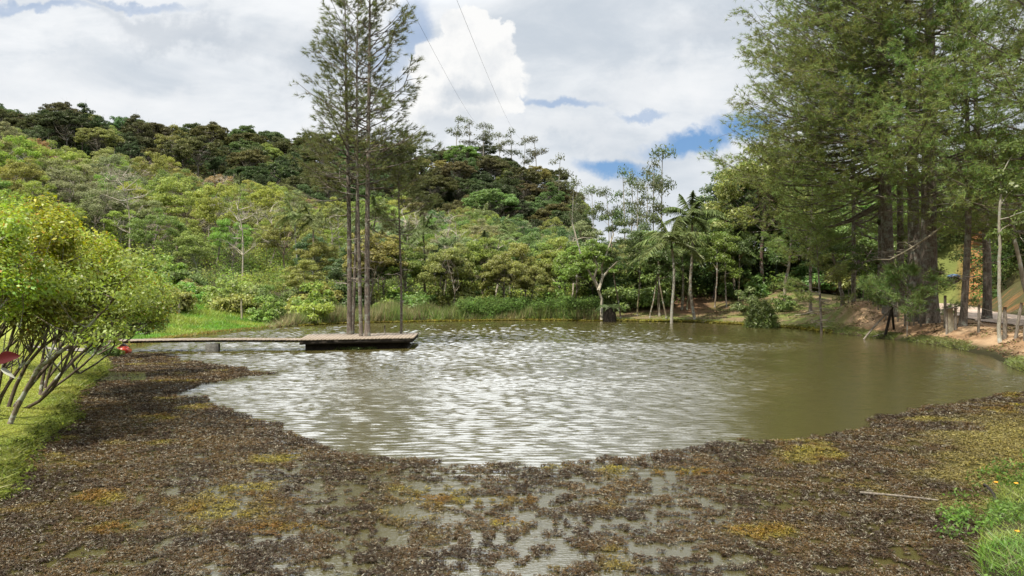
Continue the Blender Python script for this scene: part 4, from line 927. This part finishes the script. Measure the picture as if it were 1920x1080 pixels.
# long dead bough in front of the trunks
root = empty('dead_bough', tuple(pt(1768, 424, 35.8)), 0, 'long bare grey bough slanting down across the thick pine trunks', 'branch'); g = Geo()
o0_ = pt(1768, 424, 35.8); Pb = np.array([pt(1768, 424, 35.8), pt(1735, 448, 35.5), pt(1700, 470, 35.2), pt(1668, 487, 35.1), pt(1640, 486, 35.0)])-o0_
g.tube(Pb, [.05, .04, .035, .025, .01], 6); link('bough', g.mesh('bough', M['palepost']), root)
g = Geo()
for i in range(22):
    k = rng.uniform(.3, 3.8); a = np.array([np.interp(k, range(5), Pb[:, j]) for j in range(3)]); b = a+np.array([rng.uniform(-1, .1), rng.uniform(-.4, .4), rng.uniform(-.55, .25)])*rng.uniform(.4, 1.2); g.tube(branch_path(a, b, .15, 5), np.linspace(.014, .005, 5), 4)
link('twigs', g.mesh('twigs', M['palepost']), root)

# ------------------------------------------------------------------ fence, pickets, poles along the road
def post(px, D, h, r, lab, lean=(0, 0), mat='post', cat='fence post', name='fence_post', group='posts of the road fence'):
    x, y, z = place(px, D, 0); g = Geo(); n = 7; P = np.array([(lean[0]*t_, lean[1]*t_, -.3+(h+.3)*t_) for t_ in np.linspace(0, 1, n)]); P[1:-1, :2] += rng.normal(size=(n-2, 2))*r*.18
    g.tube(P, r*np.linspace(1.08, .88, n)*rng.uniform(.94, 1.06, n), 9); o = link(name, g.mesh(name, M[mat], False)); o.location = (x, y, z); return tag(o, lab, cat, group)
post(1772, 34.6, 1.50, .065, 'dark round fence post just right of the thickest pine')
post(1835, 32.0, 1.20, .055, 'fence post with a twig on top, alone between the slim pine and the pale trunk', (.02, 0))
post(1883, 29.2, 1.25, .075, 'dark fence post close against the slim pale trunk', (.03, 0))
post(1901, 28.6, 1.40, .06, 'fence post leaning right near the right edge', (.30, 0))
post(1921, 27.6, 1.2, .06, 'fence post half cut off by the right edge', (.05, 0))
g = Geo()
for k in range(3):
    pts_ = [gpt(px, D, .45+.32*k) for px, D in ((1772, 34.6), (1804, 33.9), (1835, 32.0), (1878, 29.2), (1904, 28.6), (1921, 27.6))]
    for a, b in zip(pts_[:-1], pts_[1:]):
        q = np.linspace(0, 1, 6)[:, None]; P = a*(1-q)+b*q; P[:, 2] -= .05*np.sin(q[:, 0]*np.pi); g.tube(P, .006, 4, cap=False)
o = link('fence_wire', g.mesh('fence_wire', M['post'])); tag(o, 'thin sagging wires strung between the road fence posts', 'wire')
x0, y0, z0 = place(1787, 33.6); root = empty('picket_gate', (x0, y0, z0), 0, 'short panel of pale upright pickets wired together beside the slim pine', 'gate')
for i, dxp in enumerate((-.17, -.10, -.03, .04)):
    g = Geo(); g.tube([(dxp, .02*i, -.2), (dxp-.015, .02*i, .5), (dxp-.03, .02*i+.02, 1.02+.03*(i % 2))], [.026, .028, .025], 7); link('picket', g.mesh('picket', M['palepost']), root)
for dxp, r in ((-.27, .05), (.13, .06)):
    g = Geo(); g.tube([(dxp, .03, -.3), (dxp, .03, .5), (dxp-.01, .02, 1.12)], [r, r*.96, r*.9], 8); link('gate_post', g.mesh('gate_post', M['post']), root)
g = Geo(); g.tube([(-.33, -.02, 1.0), (0, -.04, 1.06), (.2, -.02, 1.02)], [.035, .04, .03], 6); link('top_rail', g.mesh('top_rail', M['post']), root)
st = [(1576, 41.5+2.6, .9), (1590, 44.3, 1.0), (1603, 44.0, .95), (1618, 43.5, 1.1), (1628, 43.0, 1.25), (1637, 42.4, 1.35), (1647, 41.6, 1.3), (1660, 40.0, 1.4), (1676, 39.0, 1.45), (1684, 38.7, 1.5), (1696, 37.6, 1.4), (1706, 37.3, 1.5), (1714, 37.0, 1.45), (1727, 36.3, 1.3)]
words = ['at the far left end of the stake row', 'second in from the far left end of the stake row', 'third in from the left end of the stake row', 'short stake left of the pole frame', 'stake behind the top of the pole frame', 'first stake right of the pole frame', 'stake at the foot of the leftmost big pine', 'stake in front of the bromeliad pine', 'left one of a pair before the thick trunks', 'right one of a pair before the thick trunks',
         'stake under the low pine sapling', 'stake seen through the sapling needles', 'stake touching the second thickest trunk', 'stake nearest the thickest trunk']
for (px, D, h), wd in zip(st, words):
    post(px, D, h, rng.uniform(.03, .045), 'thin weathered '+('stake ' if not wd[:5] in ('stake', 'short', 'first') else 'fence ')+wd, (rng.uniform(-.08, .08), 0), cat='stake', name='fence_stake', group='thin stakes of the bank fence')
# pole frame leaning over the water
def pole(p0, p1, r, mat, lab):
    g = Geo(); P = branch_path((0, 0, 0), tuple(np.array(p1)-np.array(p0)), .008, 7); g.tube(P, np.linspace(r, r*.85, 7), 8); o = link('leaning_pole', g.mesh('leaning_pole', M[mat])); o.location = tuple(p0); return tag(o, lab, 'pole', 'poles of the frame at the water edge')
pole(pt(1619, 637, 36.2), pt(1671, 577, 36.9), .045, 'post', 'longest pole, slanting from the water up to the top of the frame')
pole(pt(1657, 634, 37.0)-np.array([0, 0, .15]), pt(1673, 575, 36.95), .075, 'darkwood', 'thick dark pole tilting right in the middle of the frame')
pole(pt(1677, 618, 38.0)-np.array([0, 0, .3]), pt(1671, 571, 37.05), .06, 'darkwood', 'dark upright pole on the bank side of the frame')
pole(pt(1637, 631, 37.4), pt(1690, 617, 37.9), .04, 'post', 'pole lying on the bank under the frame')
# drift wood and stones on the far shore
for i, (pa, pb, r, m_, lab) in enumerate((((1222, 583, 48.5), (1262, 572, 50), .06, 'bark_', 'dark fallen branch left of the nearer palm foot'), ((1300, 572, 50), (1335, 580, 49), .05, 'pale', 'pale fallen stick right of the nearer palm'), ((1296, 592, 47), (1318, 580, 48), .07, 'pale', 'pale broken log near the water, below the palms'), ((1305, 561, 54), (1325, 563, 54), .06, 'pale', 'log lying in the shade under the trees'), ((1490, 549, 52), (1540, 546, 52), .05, 'pale', 'long pale fallen branch in the dark behind the grassy shore'))):
    a = np.array(place(pa[0], pa[2], .05)); b = np.array(place(pb[0], pb[2], .12)); g = Geo(); g.tube(branch_path((0, 0, 0), b-a, .05, 7), np.linspace(r, r*.5, 7), 7)
    if i != 1: q = (b-a)*.5; g.tubes(np.repeat(q[None], 3, 0), q+udirs(3, .1, .5)*.6, .02, .01, 0, 3, 4)
    o = link('driftwood', g.mesh('driftwood', M['palepost' if m_ == 'pale' else 'post'])); o.location = tuple(a); tag(o, lab, 'log')
for i in range(14):
    px = rng.uniform(1180, 1390); D = rng.uniform(46.5, 48.3) if px > 1280 else rng.uniform(50, 56.4); x, y, z = place(px, D)
    if z < .02: continue
    d = udirs(40); bm = Geo(); import bmesh as _b
    me = bpy.data.meshes.new('stone'); b = _b.new(); _b.ops.create_icosphere(b, subdivisions=2, radius=rng.uniform(.09, .22))
    for v_ in b.verts: v_.co = v_.co*(1+.35*(random.random()-.5)); v_.co.z *= .6
    b.to_mesh(me); b.free(); me.materials.append(M['stone']); o = link('stone', me); o.location = (x, y, z+.03)
    tag(o, 'small grey stone on the far shore among the turf below the palms', 'stone', 'stones on the far shore')

# ------------------------------------------------------------------ palms, waterside bush, stump with fern, pale-branched tree
o = palm('tall_palm', 6.3, 3.3, 15, (.15, .19, .06), (.36, .35, .31), tr=.10, leafw=.06); move(o, 1260, 52.5, 1.0); tag(o, 'nearer tall palm with a pale straight trunk on the grassy shore', 'palm tree', 'tall palms on the right shore')
o = palm('tall_palm', 7.2, 3.2, 15, (.12, .165, .05), (.3, .27, .23), tr=.10, leafw=.06); move(o, 1304, 55.5, 2.2); tag(o, 'farther tall palm, right of the nearer one and slightly taller', 'palm tree', 'tall palms on the right shore')
for px, D, h, lab in ((1236, 58.5, 3.9, 'short dark palm in the shade left of the nearer tall palm'), (1278, 60, 4.4, 'short dark palm between the two tall palms'), (800, 64, 6.2, 'pale palm crown rising behind the small right-hand platform pine'), (590, 66, 6.6, 'palm with drooping fronds left of the platform pine trunks'), (700, 70, 7.6, 'palm seen between the platform pine trunks'), (905, 66, 4.8, 'grey-green palm in the bushes right of the platform'), (1375, 62, 3.6, 'tree fern like palm in the dark behind the waterside bush')):
    o = palm('understorey_palm', h, 2.6, 12, jit((.13, .175, .05)), (.24, .21, .17), leafw=.06); move(o, px, D, rng.uniform(0, 6)); tag(o, lab, 'palm tree', 'short palms among the trees')
x, y = at(1428, 47.3); root = empty('waterside_bush', (x, y, -.05), 0, 'round spiky dark green bush standing in the water off the right shore', 'bush'); g = Geo()
d = udirs(2600, -.1, 1); L_ = rng.uniform(.75, 1.12, 2600)*np.where(rng.random(2600) < .06, 1.15, 1); e = d*L_[:, None]*np.array([1.12, 1.12, 1.85]); e[:, 2] += .15; g.blades(e*.35, e, .05); g.leaves(e*rng.uniform(.6, .97, (2600, 1)), d+rng.normal(size=d.shape)*.7, .26, .28)
link('foliage', g.mesh('foliage', M['leaf']), root, (.11, .15, .04)); g = Geo(); d = udirs(60, .2, 1); g.tubes(d*.1*np.array([1, 1, 0]), d*np.array([.9, .9, 1.3]), .02, .008, 0, 3, 4); link('stems', g.mesh('stems', M['twig']), root)
o = bush('flowering_shrub', .9, 2.3, 22, .36, 120, .16, (.19, .25, .09)); move(o, 1400, 54.5); tag(o, 'small pale-leaved shrub behind the round waterside bush', 'bush')
o = bush('leafy_shrub', 1.0, 1.2, 16, .35, 120, .16, (.16, .23, .06)); move(o, 1468, 54.5); tag(o, 'low leafy shrub at the foot of the pale curving trunk', 'bush')
x, y = at(1143, 55.6); z = gz(x, y); root = empty('mossy_stump', (x, y, z), 0, 'dark shaggy stump with fern fronds on top at the left end of the grassy shore', 'stump'); g = Geo()
g.tube([(0, 0, -.4), (.05, 0, .5), (0, .1, 1.2), (.1, 0, 1.9)], [.30, .34, .42, .26], 14); a = rng.uniform(0, 6.28, 900); zz = rng.uniform(-.1, 1.9, 900); rr_ = .30+.12*np.sin(zz*1.6); p0 = np.stack([np.cos(a)*rr_, np.sin(a)*rr_, zz], 1); g.blades(p0, p0+np.stack([np.cos(a)*.12, np.sin(a)*.12, -rng.uniform(.2, .6, 900)], 1), .04)
link('trunk', g.mesh('trunk', M['darkwood']), root); g = Geo()
for i in range(14):
    a_ = i*2.4; hx = np.array([math.cos(a_), math.sin(a_), 0]); t_ = np.linspace(0, 1, 16)[:, None]; P = np.array([.05, 0, 1.85])+hx*t_*1.15+np.array([0, 0, 1])*(.7*t_-1.0*t_**2); lat = np.array([-hx[1], hx[0], -.3]); g.tube(P, .012, 4)
    for s_ in (-1, 1): g.blades(P, P+lat*s_*.34*np.sin(t_*3+.1)+hx*.08, .06)
link('fronds', g.mesh('fronds', M['frond']), root, (.10, .15, .05))
# bright-leaved tree with pale forking branches
px0, D0 = 1128, 56.5; root = empty('pale_branched_tree', place(px0, D0, -.1), 0, 'light green tree with pale forking limbs beside the mossy stump', 'tree'); b0 = np.array(place(px0, D0, -.1)); g = Geo()
tips = []
for path in (((1128, 560), (1118, 535), (1105, 510), (1088, 475), (1075, 425), (1068, 400)), ((1122, 545), (1130, 520), (1128, 500), (1136, 478), (1150, 440), (1147, 410)), ((1118, 535), (1114, 520), (1120, 500), (1110, 470), (1112, 452)), ((1130, 520), (1142, 505), (1158, 490))):
    P = np.array([pt(a, b, D0+rng.uniform(-.4, .4)) for a, b in path])-b0
    if path[0] == (1128, 560): P = np.concatenate([[(0, 0, 0)], P])
    g.tube(P, np.linspace(.12, .04, len(P)), 7); tips.append(P[-1])
link('trunk', g.mesh('trunk', M['bark_any']), root, (.45, .42, .35)); g = Geo()
for (a, b, r) in ((1108, 465, .8), (1122, 478, .9), (1095, 480, .7), (1138, 490, .8), (1104, 495, .7), (1128, 462, .6), (1070, 520, .8), (1083, 508, .8), (1060, 530, .6), (1150, 500, .6), (1085, 480, .5), (1112, 478, .8)):
    for q in range(3): lump_leaves(g, pt(a+rng.normal()*8, b+rng.normal()*6, D0+rng.normal()*.7)-b0, r*.62, 190, .17, .45, .5)
link('crown', g.mesh('crown', M['leaf']), root, (.17, .27, .045))
for i, (px, D, h, lean, lab) in enumerate(((1165, 58, 7.0, -.6, 'slender pale trunk just right of the light green tree'), (1218, 58, 5.0, .5, 'leaning slender trunk in the shade left of the tall palms'), (1250, 57, 5.0, -.5, 'slender trunk immediately left of the nearer palm'), (1340, 60, 5.5, .2, 'slender trunk under the low bright crown right of the palms'), (1362, 59.5, 5, -.1, 'second slender trunk under the low bright crown'), (1384, 60, 5, .1, 'slender trunk left of the pale-leaved shrub'), (1195, 59, 6.5, .2, 'slender trunk behind the mossy stump'), (1288, 60, 6, .3, 'slender trunk between the tall palm trunks'))):
    a = gpt(px, D); b = a+np.array([lean, 0, h*.5]); c = a+np.array([lean*1.3, .2, h]); crooked('slender_tree', [a, b, c], .065, .035, jit((.22, .195, .155)), lab, 'tree', 6, jit((.09, .14, .035)) if i not in (3, 4) else (.16, .23, .04))

# ------------------------------------------------------------------ shrubs along the left bank
SG = 'shrubs along the left bank'
def bank_shrub(bpx, D, cpx, cpy, rx, ry, lab, color, dz=0.0, nl=46):
    b0 = np.array(place(bpx, D, -.05)); root = empty('bank_shrub', tuple(b0), 0, lab, 'shrub', SG); k = D/F
    cc = pt(cpx, cpy, D+.3)-b0; Rx, Rz = rx*k, ry*k; gl = Geo(); gs = Geo(); gt = Geo()
    d = udirs(nl, -.75, 1); cs = cc+d*rng.uniform(.35, 1.0, nl)[:, None]*np.array([Rx, Rx*.9, Rz])
    for c in cs:
        r = Rx*rng.uniform(.16, .36); n = int(250*rng.uniform(.35, 1.35)); dd_ = udirs(n, -.7, 1); p = c+dd_*(r*rng.random(n)**.4)[:, None]; gl.leaves(p, dd_*.6+np.array([0, 0, .55])+rng.normal(size=(n, 3))*.5, .078*rng.uniform(.6, 1.25, n), .5)
    stems = rng.integers(2, 4); ends = []
    for i in range(stems):
        a = np.array([rng.normal()*.10, rng.normal()*.10, 0]); e = cs[rng.integers(nl)]; P = branch_path(a, e*np.array([1, 1, .9]), .10, 9); r0 = rng.uniform(.022, .042)
        g1 = Geo(); g1.tube(P, np.linspace(r0, .012, 9), 8); link('stem', g1.mesh('stem', M['bark_any'], True), root, (.11, .088, .07)); ends.append(P)
    for c in cs:
        P = ends[rng.integers(stems)]; a = P[rng.integers(3, 9)]; gs.tube(branch_path(a, c, .1, 6), np.linspace(.014, .004, 6), 4)
    link('branches', gs.mesh('branches', M['bark_any']), root, (.16, .135, .11)); link('crown', gl.mesh('crown', M['shrub']), root, color)
    return root
YG = (.27, .37, .04)
bank_shrub(-45, 11.2, -30, 505, 120, 120, 'nearest shrub of the left bank, cut off by the left edge', jit(YG, .05), nl=52)
bank_shrub(8, 13.0, 52, 470, 118, 100, 'tallest yellow-tipped shrub of the left bank, its trunk at the very left edge', jit((0.31, 0.37, 0.035), .05), nl=60)
bank_shrub(34, 14.5, 118, 520, 112, 105, 'shrub with a thick crooked trunk, second from the left edge', jit(YG, .05), nl=56)
bank_shrub(20, 13.6, 70, 575, 110, 66, 'low shrub with orange-brown leaves under the tallest left bank shrub', jit((.22, .22, .04), .05))
bank_shrub(76, 16.5, 165, 545, 100, 92, 'shrub with a short upright trunk in the middle of the left bank row', jit((0.264, 0.350, 0.040), .05), nl=56)
bank_shrub(92, 17.6, 220, 556, 92, 74, 'fork-trunked shrub leaning toward the water near the footbridge end', jit((0.240, 0.338, 0.040), .05), nl=56)
bank_shrub(140, 20.6, 252, 570, 78, 62, 'farthest shrub of the left bank, its leaves hanging over the footbridge', jit((0.204, 0.312, 0.040), .05), nl=50)
bank_shrub(60, 19.5, 110, 545, 90, 75, 'shrub half hidden behind the middle of the left bank row', jit((0.228, 0.312, 0.040), .05))
bank_shrub(-60, 19.0, 0, 460, 110, 85, 'shrub behind the tallest one at the left edge', jit((0.25, 0.338, 0.040), .05))
bank_shrub(178, 26.6, 262, 604, 40, 34, 'small dark shrub hanging beside the footbridge abutment', jit((.11, .18, .035), .05), nl=30)
o = crooked('slanting_stem_shrub', [gpt(14, 12.9), pt(70, 690, 12.8), pt(120, 655, 12.7), pt(165, 610, 12.7), pt(215, 560, 12.7)], .045, .016, (.20, .17, .14), 'long bare stem slanting up to the right from the nearest grass', 'shrub', 6, (.2, .26, .04))
for i, (px, py, w_, h_) in enumerate(((205, 652, 30, 12), (190, 648, 26, 12), (222, 648, 22, 10))):
    o = bush('bank_weed', .55, .6, 14, .2, 90, .10, (.12, .19, .04)); o.location = tuple(np.array(place(px, 27.2+i*.6, -.05))); tag(o, ('leafy weed clump hanging over the water by the red kayak', 'weed clump left of the red kayak under the footbridge', 'small weed clump right behind the red kayak')[i], 'plant')

# red leaf on a young tree at the left edge, close to the camera
b0 = np.array([-2.62, 3.25, gz(-2.62, 3.25)]); root = empty('young_tree', tuple(b0), 0, 'twig of a young tree with one dark red leaf at the left edge', 'tree'); tp = np.array([(0-960)/F*3.3-.02, 3.3, CH-125/F*3.3])-b0
g = Geo(); g.tube([(0, 0, -.1), (.03, 0, .8), (.05, .02, 1.5), tuple(tp*[1, 1, 1]-[.10, 0, .02]), tuple(tp)], [.018, .015, .010, .005, .003], 6); link('stem', g.mesh('stem', M['bark_any']), root, (.22, .18, .14))
def big_leaf(nm, base, tip, wid, nrm, mat, color):
    base = np.array(base); tip = np.array(tip); A = tip-base; L = np.linalg.norm(A); A = A/L; B = np.cross(nrm, A); B /= np.linalg.norm(B); Nn = np.cross(A, B); g = Geo(); V = []; n = 13
    for i in range(n):
        t = i/(n-1); hw = wid/2*math.sin(math.pi*t**.85)**.75*(1-.15*t); c = base+A*L*t+Nn*.008*math.sin(t*3.1)
        for q in (-1, -.5, 0, .5, 1): V.append(c+B*hw*q+Nn*(abs(q)*hw*.35))
    Q = [(i*5+j, i*5+j+1, i*5+j+6, i*5+j+5) for i in range(n-1) for j in range(4)]; g.add(V, None, Q); link(nm, g.mesh(nm, mat, True), root, color)
m, t, o = new_mat('red leaf'); p = t.node('ShaderNodeBsdfPrincipled'); oi = t.node('ShaderNodeObjectInfo'); t.l.new(oi.outputs['Color'], p.inputs['Base Color']); p.inputs['Roughness'].default_value = .7; p.inputs['Specular IOR Level'].default_value = .15; t.l.new(p.outputs[0], o.inputs[0]); M['redleaf'] = m
big_leaf('red_leaf', pt(-6, 676, 3.3)-b0, pt(39, 668, 3.28)-b0, .062, np.array([.1, -1, .45]), M['redleaf'], (.05, .003, .003))
big_leaf('pale_leaf', pt(2, 690, 3.3)-b0, pt(29, 710, 3.28)-b0, .022, np.array([.2, -1, .6]), M['redleaf'], (.30, .30, .24))

# ------------------------------------------------------------------ red kayak tied under the footbridge
x, y = at(231, 28.9); root = empty('kayak', (x, y, 0), R(27), 'small red kayak floating end-on beneath the footbridge', 'kayak')
m, t, o = new_mat('red plastic'); p = t.node('ShaderNodeBsdfPrincipled'); n_ = t.noise(t.node('ShaderNodeTexCoord').outputs['Object'], 6, 3); t.l.new(t.mix(n_, rgb(.32, .02, .008), rgb(.42, .035, .012)), p.inputs['Base Color']); p.inputs['Roughness'].default_value = .35; t.l.new(p.outputs[0], o.inputs[0]); M['red'] = m
g = Geo(); V = []; n = 15; ns = 16
for i in range(n):
    t_ = i/(n-1); yy = -1.15+2.3*t_; w_ = .31*math.sin(math.pi*min(1, max(0, .06+t_*.88)))**.45; zt = .16+.09*abs(2*t_-1)**2; 
    for j in range(ns):
        a = 2*math.pi*j/ns; V.append((w_*math.cos(a), yy, (zt if math.sin(a) > 0 else .17)*math.sin(a)*.62+.06+(.07*abs(2*t_-1)**3)))
Q = [(i*ns+j, i*ns+(j+1) % ns, (i+1)*ns+(j+1) % ns, (i+1)*ns+j) for i in range(n-1) for j in range(ns)]; V += [(0, -1.17, .15), (0, 1.17, .15)]
T = [((j+1) % ns, j, n*ns) for j in range(ns)]+[((n-1)*ns+j, (n-1)*ns+(j+1) % ns, n*ns+1) for j in range(ns)]
g.add(V, T, Q); link('hull', g.mesh('hull', M['red'], True), root)
g = Geo(); th = np.linspace(0, 2*np.pi, 21); g.tube(np.stack([.19*np.cos(th), -.42+.58*np.sin(th), .20+0*th], 1), .026, 6, cap=False); link('cockpit_rim', g.mesh('cockpit_rim', M['red'], True), root)
g = Geo(); g.prism([(.18*math.cos(a), -.42+.56*math.sin(a)) for a in np.linspace(0, 2*np.pi, 20, endpoint=False)], .165, .196); link('cockpit', g.mesh('cockpit', M['darkwood']), root)

# ------------------------------------------------------------------ small things
def on_slope(px, py, d0, d1):
    for D in np.linspace(d0, d1, 300):
        x, y = at(px, D); z = CH+(540-py)/F*D
        if gz(x, y) >= z: return np.array([x, y, z])
    x, y = at(px, d1); return np.array([x, y, gz(x, y)])
pT = on_slope(1788, 531, 60, 110); sT = pT[1]/F; root = empty('water_tank', tuple(pT-np.array([0, 0, .1])), 0, 'dark water tank with a pale blue lid on the grass slope beyond the road', 'tank')
r_ = 11*sT; m, t, o = new_mat('blue lid'); p = t.node('ShaderNodeBsdfPrincipled'); p.inputs['Base Color'].default_value = rgb(.10, .17, .30); p.inputs['Roughness'].default_value = .3; t.l.new(p.outputs[0], o.inputs[0])
g = Geo(); g.tube([(0, 0, 0), (0, 0, r_*.5), (0, 0, r_*1.2), (0, 0, r_*1.3)], [r_*.9, r_, r_, r_*.92], 20); link('body', g.mesh('body', M['darkwood'], True), root)
g = Geo(); g.tube([(0, 0, r_*1.31), (0, 0, r_*1.42), (0, 0, r_*1.62), (0, 0, r_*1.72)], [r_*1.02, r_*1.04, r_*.7, r_*.2], 20); link('lid', g.mesh('lid', m, True), root)
g = Geo(); a, b = gp(1612, 929), gp(1758, 943); a = np.array([*a, .035]); b = np.array([*b, .03]); g.tube(branch_path((0, 0, 0), b-a, .01, 8), np.linspace(.016, .010, 8), 7); o = link('floating_pole', g.mesh('floating_pole', M['post'])); o.location = tuple(a); tag(o, 'long thin grey pole floating on the brown water weed', 'pole')
g = Geo(); a, b = gp(1846, 928), gp(1868, 948); a = np.array([*a, .10]); b = np.array([*b, .05]); g.tube(branch_path((0, 0, 0), b-a, .12, 8), np.linspace(.012, .02, 8), 7); o = link('bent_stick', g.mesh('bent_stick', M['darkwood'])); o.location = tuple(a); tag(o, 'short dark bent stick at the edge of the near right grass', 'stick')
m, t, o = new_mat('orange petals'); p = t.node('ShaderNodeBsdfPrincipled'); p.inputs['Base Color'].default_value = rgb(.75, .30, .01); t.l.new(p.outputs[0], o.inputs[0])
for px, py, D, lab in ((1867, 904, 8.7, 'left orange daisy of the pair above the near right grass'), (1905, 906, 8.5, 'right orange daisy of the pair above the near right grass'), (1907, 996, 7.3, 'lowest orange daisy in the near right grass')):
    p_ = pt(px, py, D); z0 = gz(p_[0], p_[1]); z0 = z0 if z0 > 0 else 0; b0 = np.array([p_[0]+.05, p_[1], z0]); root = empty('daisy', tuple(b0), 0, lab, 'flower', 'orange daisies'); g = Geo(); g.tube([(0, 0, -.05), (.0, 0, (p_[2]-z0)*.6), tuple(p_-b0)], .003, 5); link('stem', g.mesh('stem', M['leaf']), root, (.12, .2, .04))
    g = Geo(); q = p_-b0
    for k in range(9): a = k*.698; d = np.array([math.cos(a), math.sin(a)*.8-.2, .25]); g.leaves((q+d*.014)[None], np.array([[0, -.5, 1.]]), .026, .5)
    g.tube([tuple(q-np.array([0, 0, .004])), tuple(q+np.array([0, -.002, .006]))], [.008, .006], 8); link('petals', g.mesh('petals', m), root)
for (x0_, y0_, D0_, x1_, y1_, D1_, lab) in ((690, -140, 30, 925, 245, 205, 'left one of two thin power lines running up to the wooded ridge'), (800, -140, 30, 990, 262, 205, 'right one of two thin power lines running up to the wooded ridge')):
    a, b = pt(x0_, y0_, D0_), pt(x1_, y1_, D1_); q = np.linspace(0, 1, 40)[:, None]; P = a*(1-q)+b*q; P[:, 2] += -3.2*np.sin(q[:, 0]*np.pi); g = Geo(); g.tube(P-a, .008, 5); o = link('power_line', g.mesh('power_line', M['darkwood'])); o.location = tuple(a); tag(o, lab, 'cable')
for px, D, lab in ((453, 50, 'pale fence post in front of the brown bushes on the far left shore'), (322, 47, 'dark post on the bright grass bank, left'), (336, 47.5, 'dark post on the bright grass bank, right of its neighbour')):
    post(px, D, 1.5 if px > 400 else 1.2, .06, lab, mat='palepost' if px > 400 else 'post', name='boundary_post', group='posts on the far left bank')

# ------------------------------------------------------------------ labels for the forest
NOUN = {'airy': 'airy tree', 'dense': 'round-crowned tree', 'shore': 'leafy tree', 'bare': 'leafless tree', 'palm': 'palm', 'euc': 'thin eucalyptus', 'bush': 'bush'}
ORD = ['first', 'second', 'third', 'fourth', 'fifth', 'sixth', 'seventh', 'eighth', 'ninth', 'tenth', 'eleventh', 'twelfth', 'thirteenth', 'fourteenth', 'fifteenth', 'sixteenth']
def lm(px):
    for lim, w_ in ((140, 'over the left bank shrubs'), (330, 'behind the footbridge'), (520, 'over the bright grass'), (640, 'left of the platform pines'), (800, 'behind the platform pines'), (960, 'right of the platform pines'), (1100, 'below the ridge end'), (1210, 'over the mossy stump'), (1330, 'behind the tall palms'), (1480, 'over the waterside bush'), (1720, 'behind the bank pines')):
        if px < lim: return w_
    return 'over the dirt road'
ZN = {'dense': lambda D: 'ridge crest' if D > 212 else 'high dark slope' if D > 185 else 'low dark slope', 'euc': lambda D: 'skyline'}
def zone(kind, D):
    if kind in ZN: return ZN[kind](D)
    return 'near shore' if D < 70 else 'lower slope' if D < 92 else 'middle slope' if D < 118 else 'upper slope'
grp = {}
for rec in LBL:
    o, kind, px, D, z, cn = rec; key = (cn, kind, zone(kind, D), lm(px)); grp.setdefault(key, []).append(rec)
GN = {'airy': 'airy trees of the near hillside', 'dense': 'round-crowned trees of the dark ridge', 'shore': 'leafy trees of the shore woodland', 'bare': 'leafless trees of the near hillside', 'palm': 'palms among the hillside trees', 'euc': 'thin eucalyptus trees on the skyline', 'bush': 'bushes along the far shore'}
for (cn, kind, zn, ln), L_ in grp.items():
    L_.sort(key=lambda r_: r_[2])
    for i, rec in enumerate(L_):
        nm = f'{cn} {NOUN[kind]}'
        rec[0]['label'] = (f'{nm}, {zn}, {ln}' if len(L_) == 1 else f'{ORD[min(i, 15)]} {nm} from the left, {zn}, {ln}')
        rec[0]['group'] = GN[kind]
for o in SC.objects:
    if 'proto' in o: del o['proto']
# low herbs in the near right corner and along the lawn edge
g = Geo(); n = 900; X = rng.uniform(3.2, 9.5, n); Y = rng.uniform(4.8, 12.5, n); sd, _ = seg_dist(X, Y, shore); k = ((~inside(X, Y, shore)) | (sd < .35)) & (sd < 2.2) & (X/Y < .76) & (vnoise(X*1.4, Y*1.4) > .35)
for x, y in zip(X[k], Y[k]):
    c = np.array([.12, .20, .045])*rng.uniform(.7, 1.35); lump_leaves(g, np.array([x, y, max(gz(x, y), 0)+rng.uniform(.03, .12)]), .13, 26, .05, .45, .7, c_=np.tile(c, (26, 1)))
tag(link('bank_herbs', g.mesh('bank_herbs', M['tint'])), kind='stuff')
g = Geo(); X_, Y_ = [], []
for i in (1, 2, 3, 4, 5, 6, 7, 8):
    a, b = shore[i], shore[i+1]; q = rng.random(40)[:, None]; P = a*(1-q)+b*q+rng.normal(size=(40, 2))*.10; X_.append(P[:, 0]); Y_.append(P[:, 1])
X, Y = np.concatenate(X_), np.concatenate(Y_)
for x, y in zip(X, Y):
    c = np.array([.14, .17, .035])*rng.uniform(.5, 1.2); lump_leaves(g, np.array([x, y, max(gz(x, y), 0)+.03]), .12, 18, .06, .4, .7, c_=np.tile(c, (18, 1)))
tag(link('edge_herbs', g.mesh('edge_herbs', M['tint'])), kind='stuff')
# fallen needles, leaves and crumbs of soil on the bare banks
n = 60000; Y = 22+38*rng.random(n); pxx = rng.uniform(1130, 1980, n); X = (pxx-960)/F*Y; sd, _ = seg_dist(X, Y, shore); rdd, _ = seg_dist(X, Y, road, False); k = (~inside(X, Y, shore)) & (sd < 9) & (sd > .15) & (rdd > 1.7) & (fbm(X*1.1, Y*1.1, 3) > .53); X, Y = X[k], Y[k]
P = np.stack([X, Y, ground(X, Y)+.015], 1); cs_ = np.array([[.11, .065, .035], [.20, .12, .06], [.28, .21, .12], [.06, .045, .03], [.12, .13, .04]])[rng.integers(0, 5, len(X))]
g = Geo(); g.leaves(P, np.array([0, 0, 1.])+rng.normal(size=P.shape)*.35, .13*rng.uniform(.5, 1.6, len(X)), .35, cs_); tag(link('leaf_litter', g.mesh('leaf_litter', M['tint'])), kind='stuff')
